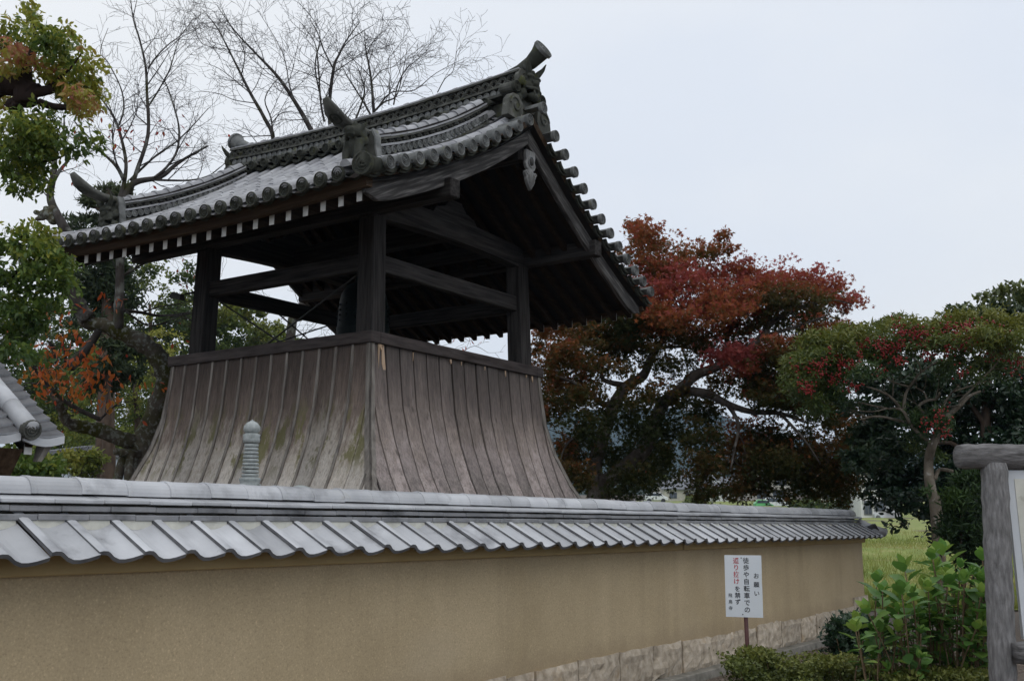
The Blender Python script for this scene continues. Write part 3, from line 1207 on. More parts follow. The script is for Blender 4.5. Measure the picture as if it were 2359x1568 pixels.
# big corner tiles
big_me = disc_mesh(.118, T['disc'], name='corner_end_tile')
for yv in (6.90, 12.40):
    p = roof_p(-1, DE[-1] - .0, yv, .035)
    place('corner_end_tile', big_me, bel, Matrix.Translation(p) @ frame((-1, -.12 if yv < BY else .12, -.1), (0, 0, 1)))
    q = MB()
    q.tube([p + Vector((.0, 0, -.01)), p + Vector((.30, 0, .06))], [.112, .07], 14)
    q.build('corner_tile', T['disc'], bel, True)


# ---------------------------------------------------------------- stacked ridges
def resample(pts, step):
    L = [0]
    for a, b_ in zip(pts, pts[1:]):
        L.append(L[-1] + (b_ - a).length)
    n = max(1, int(round(L[-1] / step)))
    out = []
    for i in range(n + 1):
        t = L[-1] * i / n
        out.append(Vector([np.interp(t, L, [p[c_] for p in pts]) for c_ in range(3)]))
    return out


def pathat(pts, t):
    L = [0]
    for a, b_ in zip(pts, pts[1:]):
        L.append(L[-1] + (b_ - a).length)
    return Vector([np.interp(t, L, [p[c_] for p in pts]) for c_ in range(3)])


def plen(pts):
    return sum((b_ - a).length for a, b_ in zip(pts, pts[1:]))


def stack_course(name, pts, side, h0, h1, w, step, m, off=0.0):
    L = plen(pts)
    t = -off
    while t < L - .01:
        a, b_ = max(t, 0) + .002, min(t + step, L) - .002
        t += step
        if b_ - a < .02:
            continue
        rings = []
        jz = rr.normal() * .002
        for i in range(4):
            p = pathat(pts, a + (b_ - a) * i / 3)
            rings.append([p - side * w + Vector((0, 0, h0 + jz)), p + side * w + Vector((0, 0, h0 + jz)), p + side * w + Vector((0, 0, h1 + jz)), p - side * w + Vector((0, 0, h1 + jz))])
        q_ = MB()
        q_.loft(rings)
        q_.build(name, m, bel)


def stack_cap(pts, h, r, step, m, band=True):
    ps = resample(pts, step)
    for i in range(len(ps) - 1):
        fr = frame(ps[i + 1] - ps[i], (0, 0, 1))
        ln = (ps[i + 1] - ps[i]).length
        q_ = MB()
        rings = []
        for x_, r_ in ((0, r * .9), (ln * .8, r * .95), (ln * .81, r * 1.13), (ln, r * 1.13)) if band else ((0, r), (ln, r)):
            rings.append([ps[i] + Vector((0, 0, h)) + fr @ Vector((x_, -math.cos(math.pi * j / 8) * r_, math.sin(math.pi * j / 8) * r_)) for j in range(9)])
        q_.loft(rings)
        q_.build('ridge_cap_tile', m, bel)


knob_me = MB().lathe([(.046, -.02), (.046, .006), (.040, .010), (.033, .010), (.030, .003), (.018, .003), (.014, .008), (.002, .009)], 14, Matrix.Rotation(math.pi / 2, 4, 'Y')).mesh('ridge_disc', T['discpale'])
q = MB()
for k in range(2):
    rings = []
    for j in range(11):
        a = math.pi * j / 10
        rings.append([(0, math.cos(a) * r_, math.sin(a) * r_) if k == 0 else (0, math.cos(a) * r_, math.sin(a) * r_ * 1.0) for r_ in (.062, .046)] + [(-.03, math.cos(a) * r_, math.sin(a) * r_) for r_ in (.046, .062)])
    if k == 0:
        q.loft(rings)
    else:
        q.loft([[Vector((x_ , y_ * .55, z_ * .6)) for x_, y_, z_ in g] for g in rings])
wave_me = q.mesh('wave_tile', T['tiledark'])

# main ridge
RZ = [Vector((XC, y, 6.535 + .085 * abs((y - BY) / 2.6) ** 1.8)) for y in np.linspace(7.04, 12.26, 15)]
SX = Vector((1, 0, 0))
stack_course('ridge_course_tile', RZ, SX, -.08, .15, .14, .45, T['tiledark'])
stack_course('ridge_course_tile', RZ, SX, .205, .24, .235, .31, T['tiledark'], .1)
stack_course('ridge_bed', RZ, SX, .15, .56, .12, 9, T['deck'])
stack_course('ridge_course_tile', RZ, SX, .345, .372, .185, .3, T['tiledark'], .2)
stack_course('ridge_course_tile', RZ, SX, .495, .52, .17, .3, T['tiledark'], .05)
stack_course('ridge_course_tile', RZ, SX, .53, .548, .15, .33, T['tileold'], .15)
stack_cap(RZ, .545, .075, .27, T['tileold'])
L_ = plen(RZ)
for k in range(int(L_ / .105)):
    p = pathat(RZ, .06 + .105 * k)
    place('ridge_disc', knob_me, bel, Matrix.Translation(p + Vector((-.165, 0, .293))) @ frame((-1, 0, 0), (0, 0, 1)))
for k in range(int(L_ / .13)):
    p = pathat(RZ, .06 + .13 * k)
    for row in (0, 1):
        place('wave_tile', wave_me, bel, Matrix.Translation(p + Vector((-.140 - .006 * row, .065 * row, .378 + .055 * row))) @ frame((-1, 0, 0), (0, 0, 1)))
sm_me = disc_mesh(.064, T['disc'], name='end_tile')
srt_me = round_tile(.16, .05, .058, T['tiledark'])
for y in cols:
    if 7.4 < y < 12.0:
        p = Vector((XC - .30, y, 6.695 + .06 * abs((y - BY) / 2.6) ** 1.8))
        place('ridge_end_tile', sm_me, bel, Matrix.Translation(p) @ frame((-1, 0, -.2), (0, 0, 1)))
        place('ridge_round_tile', srt_me, bel, Matrix.Translation(p + Vector((.155, 0, .03))) @ frame((-1, 0, -.2), (0, 0, 1)))
        place('ridge_pan_tile', lip_me, bel, Matrix.Translation(p + Vector((.04, PIT / 2, .012))) @ frame((-1, 0, -.2), (0, 0, 1)))
# ---- descending ridges on the near slope
SY = Vector((0, 1, 0))
for yk in (7.50, 11.80):
    path = [roof_p(-1, d_, yk, .0 + .02 * (abs(d_ - 1.4) / 1.1) ** 2) for d_ in np.linspace(.34, 2.40, 12)]
    stack_course('ridge_course_tile', path, SY, .0, .115, .125, .3, T['tiledark'])
    stack_course('ridge_course_tile', path, SY, .12, .15, .15, .3, T['tiledark'], .14)
    stack_course('ridge_bed', path, SY, .1, .40, .09, 9, T['deck'])
    stack_course('ridge_course_tile', path, SY, .258, .283, .135, .3, T['tileold'], .08)
    stack_course('ridge_course_tile', path, SY, .335, .357, .13, .3, T['tiledark'], .2)
    stack_course('ridge_course_tile', path, SY, .364, .384, .115, .3, T['tileold'], .05)
    stack_cap(path, .382, .078, .215, T['tileold'])
    L_ = plen(path)
    for k in range(int(L_ / .098)):
        p = pathat(path, .05 + .098 * k)
        place('ridge_disc', knob_me, bel, Matrix.Translation(p + Vector((0, -.125, .205))) @ frame((0, -1, 0), (0, 0, 1)))
    for k in range(int(L_ / .13)):
        p = pathat(path, L_ - .05 - .13 * k)
        place('wave_tile', wave_me, bel, Matrix.Translation(p + Vector((0, -.112, .284))) @ frame((0, -1, 0), (0, 0, 1)) @ Matrix.Scale(.8, 4))


# ---------------------------------------------------------------- carved end tiles
def demon(q_, M, s):
    def e(c, r, rot=None):
        q_.ball(M @ (Vector(c) * s), tuple(a * s for a in r), M.to_3x3() if rot is None else M.to_3x3() @ rot, 12, 8)

    def t(pts, rad):
        q_.tube([M @ (Vector(p) * s) for p in pts], [a * s for a in rad], 8)
    e((0, .08, .26), (.21, .06, .26))
    e((0, 0, .36), (.13, .09, .10))
    for a in (-1, 1):
        e((a * .075, -.075, .375), (.075, .045, .032))
        e((a * .075, -.07, .325), (.032, .03, .028))
        e((a * .10, -.03, .245), (.075, .07, .07))
        e((a * .185, .0, .30), (.035, .05, .075))
        e((a * .17, .0, .12), (.07, .06, .07))
        e((a * .23, .03, .05), (.075, .05, .06))
        t([(a * .075, -.04, .41), (a * .13, -.07, .48), (a * .185, -.10, .55), (a * .20, -.15, .64)], [.05, .044, .028, .005])
        t([(a * .05, -.10, .18), (a * .055, -.12, .14), (a * .06, -.125, .11)], [.018, .014, .004])
        t([(a * .04, -.11, .215), (a * .12, -.10, .185), (a * .19, -.06, .20)], [.022, .02, .008])
    e((0, -.105, .29), (.05, .055, .05))
    e((0, -.08, .205), (.105, .055, .03))
    e((0, -.05, .11), (.115, .075, .055))
    e((0, -.04, .45), (.04, .05, .045))
    return q_


def up_tail(pts, rad, disc_r, name, m):
    q_ = MB()
    q_.tube(pts, rad, 16)
    o_ = q_.build(name, m, bel, True)
    return o_


q = MB()
M = Matrix.Translation((XC, 6.98, 6.70))
demon(q, M, .92)
sculpt(q, .011, T['oni'], 'demon_tile', bel)
# back plate, side scrolls and small drums beside the face
q = MB()
q.prism([(-.27, -.02), (.27, -.02), (.30, .10), (.20, .20), (.19, .40), (.13, .50), (-.13, .50), (-.19, .40), (-.20, .20), (-.30, .10)], (XC, 7.02, 6.66), (1, 0, 0), (0, 0, 1), (0, .06, 0))
q.build('demon_back_plate', T['tiledark'], bel)
for sx in (-1, 1):
    q = MB()
    cz = Vector((XC + sx * .32, 6.97, 6.60))
    q.prism([(-.17, -.16), (.10, -.17), (.16, -.06), (.15, .07), (.06, .15), (-.06, .14), (-.13, .06)] if sx < 0 else [(.17, -.16), (-.10, -.17), (-.16, -.06), (-.15, .07), (-.06, .15), (.06, .14), (.13, .06)], cz, (1, 0, 0), (0, 0, 1), (0, .10, 0))
    q.tube([cz + Vector((sx * math.cos(t) * (.115 - .013 * t), -.005, .0 + math.sin(t) * (.115 - .013 * t))) for t in np.linspace(0, 8.2, 34)], .014, 6)
    q.build('scroll_tile', T['tiledark'], bel)
    q = MB()
    cz = Vector((XC + sx * .29, 6.98, 6.86))
    q.tube([cz, cz + Vector((0, .22, .0))], .07, 14)
    q.build('drum_tile', T['tiledark'], bel)
    place('end_tile', disc_mesh(.074, T['disc']), bel, Matrix.Translation(cz) @ frame((0, -1, 0), (0, 0, 1)))
# flaring tail above the face
tail_pts = [(XC, 7.62, 7.13), (XC, 7.35, 7.155), (XC, 7.12, 7.20), (XC, 6.96, 7.26), (XC, 6.85, 7.335), (XC, 6.78, 7.40)]
tail_r = [.065, .068, .075, .087, .105, .128]
up_tail([Vector(p) for p in tail_pts], tail_r, .13, 'bird_perch_tile', T['oni'])
tail_disc = disc_mesh(.135, T['discpale'], name='perch_end_tile')
place('perch_end_tile', tail_disc, bel, Matrix.Translation((XC, 6.772, 7.395)) @ frame((0, -1, .62), (0, 0, 1)))
# far end of the main ridge
q = MB()
demon(q, Matrix.Translation((XC, 12.32, 6.70)) @ Matrix.Rotation(math.pi, 4, 'Z'), .86)
sculpt(q, .014, T['oni'], 'demon_tile', bel)
up_tail([Vector(p) for p in ((XC, 11.80, 7.14), (XC, 12.02, 7.17), (XC, 12.2, 7.24), (XC, 12.32, 7.32))], [.06, .07, .095, .125], .12, 'bird_perch_tile', T['discpale'])
place('perch_end_tile', tail_disc, bel, Matrix.Translation((XC, 12.33, 7.325)) @ frame((0, 1, .62), (0, 0, 1)))


def ridge_end(yk, kind):
    base = roof_p(-1, 2.44, yk, 0)
    # ribbon-edged plate closing the stack
    q_ = MB()
    half = [(.30, -.02), (.25, .03), (.19, .12), (.155, .25), (.145, .38), (.10, .47)]
    poly_ = half + [(-a, b_) for a, b_ in reversed(half)]
    q_.prism(poly_, base, (0, 1, 0), (0, 0, 1), (.05, 0, 0))
    pl = q_.build('end_plate', T['tiledark'], bel)
    q_ = MB()
    for s_ in (-1, 1):
        e_ = [base + Vector((-.02, s_ * (a + .006), b_)) for a, b_ in half]
        q_.loft([[p, p + Vector((.09, 0, 0)), p + Vector((.09, s_ * .018, .012)), p + Vector((0, s_ * .018, .012))] for p in e_])
    q_.build('ribbon_edge', T['discpale'], pl)
    M_ = Matrix.Translation(base + Vector((-.05, 0, .0))) @ Matrix.Rotation(-math.pi / 2, 4, 'Z')
    q_ = MB()
    if kind == 'demon':
        demon(q_, M_, .80)
        sculpt(q_, .012, T['oni'], 'demon_tile', bel)
    else:
        B = base + Vector((-.17, -.03, 0))

        def e(c, r, rot=None):
            q_.ball(B + Vector(c), r, rot, 12, 8)
        Ry = Matrix.Rotation(R(-38), 3, 'Y')
        e((.05, 0, .20), (.10, .10, .17), Ry)
        e((.12, .0, .12), (.13, .12, .12))
        e((-.05, -.02, .40), (.095, .10, .085))
        e((-.14, -.03, .385), (.06, .065, .045))
        e((-.13, -.03, .345), (.055, .06, .03))
        for a in (-1, 1):
            e((-.09, -.02 + a * .055, .455), (.03, .025, .03))
            e((-.02, -.02 + a * .10, .43), (.03, .018, .05))
            e((.0, a * .11, .36), (.05, .03, .06))
            e((.03, a * .115, .30), (.045, .03, .05))
            q_.tube([B + Vector((-.02, a * .075, .30)), B + Vector((-.055, a * .085, .16)), B + Vector((-.05, a * .08, .03)), B + Vector((-.06, a * .08, -.05))], [.055, .043, .036, .04], 8)
            e((-.085, a * .08, -.04), (.055, .04, .032))
            e((.12, a * .10, .07), (.10, .055, .085))
            e((.04, a * .125, -.03), (.065, .035, .035))
        e((.05, 0, .475), (.06, .04, .045))
        e((.08, 0, -.04), (.2, .13, .06))
        sculpt(q_, .010, T['oni'], 'guardian_lion_tile', bel)
    # up-curved tail with a leaf-shaped end
    c_ = base
    pts = [c_ + Vector(p) for p in ((.16, 0, .47), (.0, 0, .455), (-.18, 0, .45), (-.36, 0, .48), (-.50, 0, .55), (-.60, 0, .66))]
    q_ = MB()
    rings = []
    for i, (p, w_) in enumerate(zip(pts, (.078, .08, .085, .10, .095, .03))):
        t_ = (pts[min(i + 1, 5)] - pts[max(i - 1, 0)]).normalized()
        nn = SY.cross(t_).normalized()
        if nn.z < 0:
            nn = -nn
        rings.append([p - SY * w_ - nn * .03, p - SY * w_ * .5 + nn * w_ * .55, p + SY * w_ * .5 + nn * w_ * .55, p + SY * w_ - nn * .03, p + SY * w_ * .3 - nn * .045, p - SY * w_ * .3 - nn * .045])
    q_.loft(rings)
    q_.build('bird_perch_tile', T['tiledark'], bel, True)
    # three-comma roundel on the underside of the tail
    tn = (pts[4] - pts[3]).normalized()
    und = tn.cross(SY).normalized()
    if und.z > 0:
        und = -und
    pm = (pts[3] + pts[4]) / 2 + und * .04
    place('ridge_disc', MB().lathe([(.075, -.02), (.075, .008), (.06, .010), (.055, .003), (.03, .003), (.02, .010), (.002, .011)], 16, Matrix.Rotation(math.pi / 2, 4, 'Y')).mesh('ridge_disc', T['disc']), bel, Matrix.Translation(pm) @ frame(und, tn))


ridge_end(7.50, 'lion')
ridge_end(11.80, 'demon')

# ================================================================== bell and lamp
bell = thing('temple_bell', 'dark green bronze bell hanging behind the near post of the bell tower', 'bell', (XC, BY, 3.4))
pr = [(.385, 3.42), (.395, 3.44), (.385, 3.50), (.372, 3.52), (.37, 3.62), (.362, 3.64), (.35, 4.1), (.357, 4.12), (.357, 4.16), (.345, 4.18), (.325, 4.5), (.30, 4.62), (.24, 4.72), (.14, 4.78), (.0, 4.79)]
MB().lathe(pr, 32, Matrix.Translation((XC, BY, 0))).build('bell_body', T['bronze'], bell, True)
q = MB()
for i in range(4):
    for j in range(16):
        a = 2 * math.pi * j / 16
        q.ball((XC + math.cos(a) * .342, BY + math.sin(a) * .342, 4.24 + i * .07), .016, None, 6, 4)
q.build('bell_bosses', T['bronze'], bell)
q = MB()
q.tube([(XC, BY + .13 * math.cos(t), 4.76 + .19 * math.sin(t)) for t in np.linspace(0, math.pi, 10)], .035, 8)
q.build('dragon_loop', T['bronze'], bell, True)
MB().tube([(XC, BY, 4.9), (XC, BY, 5.33)], .018, 8).build('hanger', T['iron'], bell)

p = onY(410, 664, 10.9)
lamp = thing('flood_lamp', 'small dark flood lamp fixed to the left post of the bell tower', 'flood lamp', p)
q = MB()
M = Matrix.Translation((9.02, 11.33, p.z + .02)) @ Matrix.Rotation(R(16), 4, 'X')
q.add([M @ Vector(v_) for v_ in [(-.05, -.12, -.05), (.05, -.12, -.05), (.05, .12, -.05), (-.05, .12, -.05), (-.03, -.10, .03), (.03, -.10, .03), (.03, .10, .03), (-.03, .10, .03)]],
      [(0, 3, 2, 1), (4, 5, 6, 7), (0, 1, 5, 4), (1, 2, 6, 5), (2, 3, 7, 6), (3, 0, 4, 7)])
q.build('lamp_housing', T['iron'], lamp, bevel=.008)
MB().tube([(9.05, 11.22, p.z + .03), (9.13, 11.14, p.z + .06), (9.17, 11.10, p.z + .06)], .014, 6).build('bracket', T['iron'], lamp)

# ================================================================== vegetation helpers
LEAF = {
    'oval': ([(0, 0, 0), (.28, .2, .05), (.62, .2, .04), (1, 0, -.06), (.62, -.2, .04), (.28, -.2, .05), (.5, 0, -.02)], [(0, 6, 1), (1, 6, 2), (2, 6, 3), (3, 6, 4), (4, 6, 5), (5, 6, 0)]),
    'slim': ([(0, 0, 0), (.45, .13, .04), (1, 0, -.10), (.45, -.13, .04)], [(0, 2, 1), (0, 3, 2)]),
    'dia': ([(0, 0, 0), (.5, .32, .06), (1, 0, -.03), (.5, -.32, .06)], [(0, 2, 1), (0, 3, 2)]),
    'needle': ([(0, .03, 0), (1, 0, 0), (0, -.03, 0)], [(0, 1, 2)]),
    'star': ([(0, 0, 0)] + [((.95 if k % 2 == 0 else .30) * (1 if k not in (4, 6) else .75) * math.cos(math.pi * k / 5), (.95 if k % 2 == 0 else .30) * math.sin(math.pi * k / 5), -.08 if k % 2 == 0 else .03) for k in range(10)],
             [(0, 1 + k, 1 + (k + 1) % 10) for k in range(10)]),
    'hyd': ([(0, 0, 0), (.12, .16, .03), (.36, .33, .07), (.62, .31, .06), (.84, .15, .0), (1, 0, -.06), (.84, -.15, .0), (.62, -.31, .06), (.36, -.33, .07), (.12, -.16, .03), (.3, 0, -.01), (.62, 0, -.015)],
            [(0, 10, 1), (1, 10, 2), (2, 10, 11), (2, 11, 3), (3, 11, 4), (4, 11, 5), (5, 11, 6), (6, 11, 7), (7, 11, 8), (8, 11, 10), (8, 10, 9), (9, 10, 0)]),
}


def unit(a):
    return a / np.maximum(np.linalg.norm(a, axis=1, keepdims=True), 1e-9)


def leaf_mesh(name, m, Pn, size, kind, tint, rng_, up=.6, T_=None, N_=None, smooth=False):
    """many leaves as one mesh; every leaf has its own turn, size and hue"""
    tv, tf = LEAF[kind]
    tv = np.array(tv)
    tf = np.array(tf)
    n = len(Pn)
    if N_ is None:
        N_ = unit(rng_.normal(size=(n, 3)) + np.array([0, 0, up * 1.5]))
    if T_ is None:
        T_ = rng_.normal(size=(n, 3))
        T_[:, 2] -= .5
    T_ = unit(T_ - N_ * np.sum(T_ * N_, axis=1, keepdims=True))
    B_ = np.cross(N_, T_)
    s_ = np.asarray(size).reshape(n, 1, 1)
    v = Pn[:, None, :] + s_ * (tv[None, :, 0:1] * T_[:, None] + tv[None, :, 1:2] * B_[:, None] + tv[None, :, 2:3] * N_[:, None])
    k = len(tv)
    f = (tf[None] + (np.arange(n) * k)[:, None, None]).reshape(-1, 3)
    me = bpy.data.meshes.new(name)
    me.vertices.add(n * k)
    me.vertices.foreach_set('co', v.astype(np.float32).ravel())
    me.loops.add(f.size)
    me.loops.foreach_set('vertex_index', f.astype(np.int32).ravel())
    me.polygons.add(len(f))
    me.polygons.foreach_set('loop_start', np.arange(0, f.size, 3, dtype=np.int32))
    at_ = me.attributes.new('tint', 'FLOAT', 'POINT')
    at_.data.foreach_set('value', np.repeat(np.asarray(tint, dtype=np.float32), k))
    me.materials.append(m)
    me.update(calc_edges=True)
    me.validate()
    return me


def leaf_parts(parent, m, Pn, size, kind, tint, rng_, up, T_=None, N_=None, rest='crown', nmax=300):
    """the leaves nearest the road as parts of their own, the others joined"""
    n = len(Pn)
    size = np.asarray(size)
    tint = np.asarray(tint)
    if N_ is None:
        N_ = unit(rng_.normal(size=(n, 3)) + np.array([0, 0, up * 1.5]))
    if T_ is None:
        T_ = rng_.normal(size=(n, 3))
        T_[:, 2] -= .5
    T_ = unit(T_ - N_ * np.sum(T_ * N_, axis=1, keepdims=True))
    px = size / np.linalg.norm(Pn - np.array([0, 0, EYE]), axis=1) + (Pn @ np.array(FW) < .5) * -1
    # leaves outside the picture stay in the joined part
    q_ = Pn - np.array([0, 0, EYE])
    zf = (q_ @ np.array(FW)) * CP + q_[:, 2] * SP
    x_ = 1179.5 + 2500 * (q_ @ np.array(RT)) / zf
    y_ = 784 - 2500 * (-(q_ @ np.array(FW)) * SP + q_[:, 2] * CP) / zf
    px = px - ((x_ < 5) | (x_ > 2350) | (y_ < 5) | (y_ > 1560)) * 1.0
    order = np.argsort(-px)
    pick = order[:nmax]
    bins = {}
    B_ = np.cross(N_, T_)
    for i in pick:
        k = int(min(7, tint[i] * 8))
        if k not in bins:
            bins[k] = leaf_mesh('leaf', m, np.zeros((1, 3)), [1.0], kind, [(k + .5) / 8], rng_, 0, np.array([[1., 0, 0]]), np.array([[0, 0, 1.]]))
        s_ = float(size[i])
        a, b_, c_ = T_[i] * s_, B_[i] * s_, N_[i] * s_
        place('leaf', bins[k], parent, Matrix(((a[0], b_[0], c_[0], Pn[i][0]), (a[1], b_[1], c_[1], Pn[i][1]), (a[2], b_[2], c_[2], Pn[i][2]), (0, 0, 0, 1))))
    r_ = order[nmax:]
    if len(r_):
        hang(rest, leaf_mesh(rest, m, Pn[r_], size[r_], kind, tint[r_], rng_, 0, T_[r_], N_[r_]), parent, 'stuff')


def hang(name, me, parent, kind=None):
    o_ = bpy.data.objects.new(name, me)
    link(o_, parent)
    o_.matrix_local = Matrix.Translation(-W[parent])
    W[o_] = Vector((0, 0, 0))
    if kind:
        o_['kind'] = kind
    return o_


def wander(rg, p, d_, L, n, wob, up):
    pts = [Vector(p)]
    d_ = Vector(d_).normalized()
    for _ in range(n):
        d_ = (d_ + Vector((rg.gauss(0, wob), rg.gauss(0, wob), rg.gauss(0, wob) + up))).normalized()
        pts.append(pts[-1] + d_ * (L / n))
    return pts


def sprout(rg, pts, rad, spacing, L0, levels, ang, up, out, t0=.2, shrink=.5, wob=.16, rmin=.0022):
    """side shoots along a limb, and shoots along those"""
    acc, nxt = 0.0, None
    tot = plen(pts)
    nxt = tot * t0 + spacing * rg.random()
    for i in range(len(pts) - 1):
        seg = pts[i + 1] - pts[i]
        sl = seg.length
        while acc + sl > nxt:
            t = (nxt - acc) / sl
            p = pts[i].lerp(pts[i + 1], t)
            r_ = rad[i] * (1 - t) + rad[i + 1] * t
            td = seg.normalized()
            u, w = perp(td)
            a = rg.random() * 6.283
            sd_ = u * math.cos(a) + w * math.sin(a)
            an = ang * rg.uniform(.7, 1.3)
            d_ = td * math.cos(an) + sd_ * math.sin(an)
            L = L0 * rg.uniform(.5, 1.2) * (1 - .45 * nxt / tot)
            n = 4 if levels > 1 else 3
            q_ = wander(rg, p, d_, L, n, wob, up)
            r0 = max(min(r_ * .6, L * .012 + .001), rmin)
            rr_ = [r0 + (rmin - r0) * j / n for j in range(n + 1)]
            out.append((q_, rr_))
            if levels > 1:
                sprout(rg, q_, rr_, spacing * .74, L0 * shrink, levels - 1, ang, up, out, .15, shrink, wob, rmin)
            nxt += spacing * rg.uniform(.6, 1.4)
        acc += sl


def smooth_path(pts, n=4):
    """Catmull-Rom through the given points"""
    P_ = [pts[0]] + list(pts) + [pts[-1]]
    out = []
    for i in range(1, len(P_) - 2):
        for j in range(n):
            t = j / n
            a, b_, c_, d_ = P_[i - 1], P_[i], P_[i + 1], P_[i + 2]
            out.append(.5 * ((2 * b_) + (c_ - a) * t + (2 * a - 5 * b_ + 4 * c_ - d_) * t * t + (3 * b_ - a - 3 * c_ + d_) * t ** 3))
    out.append(P_[-1])
    return out


def limb(name, pts, r0, r1, m, parent, n=8, knob=0.0, rg=None):
    sp = smooth_path(pts)
    rad = [r0 + (r1 - r0) * i / (len(sp) - 1) for i in range(len(sp))]
    if knob:
        rad = [r_ * (1 + rg.uniform(-knob, knob)) for r_ in rad]
    q_ = MB()
    q_.tube(sp, rad, n)
    if knob >= .1 and r0 > .1:
        c3 = [p for p in sp for _ in range(n)]
        for k_ in range(len(c3)):
            q_.v[k_] = c3[k_] + (q_.v[k_] - c3[k_]) * rg.uniform(.86, 1.16)
    o_ = q_.build(name, m, parent, True)
    return sp, rad


def twigs_obj(out, m, parent, n=3, name='twigs'):
    q_ = MB()
    for p, r_ in out:
        q_.tube(p, r_, n, False)
    if not q_.v:
        return
    o_ = q_.build(name, m, parent)
    o_['kind'] = 'stuff'


def bark(name, lo, hi, spots=(), scale=7):
    return mat(name, [(.3, lo), (.7, hi)], scale, (1, 1, .5), .9, .7, 30, (1, 1, .4), 0, spots, .15, bdist=.02)


T['cherrybark'] = bark('cherry_bark', (.028, .024, .022), (.085, .075, .068), [((.15, .155, .14), 6, .52, .66), ((.035, .036, .008), 2.2, .56, .7)])
T['lichenbark'] = bark('lichen_mossy_bark', (.045, .038, .03), (.12, .105, .085), [((.045, .045, .010), 1.7, .42, .54), ((.17, .18, .155), 15, .52, .62)])
T['twig'] = mat('dark_twig', [(.3, (.030, .025, .025)), (.7, (.065, .055, .053))], 5, rough=.9)
T['maplebark'] = bark('maple_bark', (.040, .033, .028), (.125, .106, .09), [((.19, .18, .16), 5, .54, .68), ((.018, .016, .012), 3, .6, .72)])
T['palebark'] = bark('pale_smooth_bark', (.10, .083, .062), (.22, .19, .15), [((.32, .30, .27), 8, .6, .7)])
T['brownbark'] = bark('brown_trunk_bark', (.05, .035, .026), (.13, .095, .072))
T['stubbark'] = bark('dark_cut_bark', (.014, .009, .008), (.045, .030, .026))


def f1(x, y):
    return ((x * .38265) / 1.0598, (y * .38265) / 1.0598)


def f2(x, y):
    return ((700 + x * .29674) / 1.0598, (60 + y * .29674) / 1.0598)


def f3(x, y):
    return ((100 + x * .38265) / 1.0598, (380 + y * .38265) / 1.0598)


def f5(x, y):
    return ((x * .3507) / 1.0598, (700 + y * .3507) / 1.0598)


def fm(x, y):
    return ((1260 + x * .48465) / 1.0598, (500 + y * .48465) / 1.0598)


def fh(x, y):
    return ((1900 + x * .38265) / 1.0598, (660 + y * .38265) / 1.0598)


def fs_(x, y):
    return ((1700 + x * .33912) / 1.0598, (1200 + y * .33912) / 1.0598)


def ground_at(x, y, depth):
    p = at(x, y, depth)
    return Vector((p.x, p.y, gz(depth)))


def pads(rng_, lst, fn, scale, depth, dspread, count, spread=.50, tight=.17):
    """leaf points in uneven pads; each pad = (x, y, rx, ry, hue[, density])"""
    P_, H_ = [], []
    area = [q[2] * q[3] * (q[5] if len(q) > 5 else 1) for q in lst]
    tot = sum(area)
    for q, a in zip(lst, area):
        n = int(count * a / tot)
        x, y, rx, ry, hue = q[:5]
        dd = depth + rng_.normal() * dspread
        ns = max(3, n // 26)
        cx = rng_.normal(size=(ns, 2)) * spread
        cdp = rng_.normal(size=ns) * .55
        w = rng_.integers(0, ns, n)
        u = cx[w] + rng_.normal(size=(n, 2)) * tight
        m_per = dd / 2500 * scale
        base = at(*fn(x, y), dd)
        off = u[:, 0:1] * rx * m_per * np.array(RT)[None] + u[:, 1:2] * -ry * m_per * np.array([0, 0, 1.])[None]
        dep = (cdp[w] * rx * m_per * .8 + rng_.normal(size=n) * .12)[:, None] * np.array(FW)[None]
        P_.append(np.array(base)[None] + off + dep)
        H_.append(np.clip(hue + rng_.normal(size=n) * .10 - u[:, 1] * .10, 0, 1))
    return np.concatenate(P_), np.concatenate(H_)


# ================================================================== red maple beyond the wall
rg = random.Random(4)
rn = np.random.default_rng(40)
T['mapleleaf'] = leafmat('maple_leaf', [(0, (.030, .042, .012)), (.25, (.062, .060, .016)), (.45, (.14, .075, .024)), (.62, (.30, .095, .032)), (.8, (.31, .066, .046)), (1, (.38, .095, .09))], .45, .6, .2)
mp_ = thing('maple_tree', 'spreading red and rust leaved maple with forked leaning trunk behind the wall', 'maple tree', ground_at(1385, 1145, 19))
D = 19.0


def ML(pts, d0=0.0, d1=0.0):
    n = len(pts)
    return [at(*fm(x, y), D + d0 + (d1 - d0) * i / max(1, n - 1)) for i, (x, y) in enumerate(pts)]


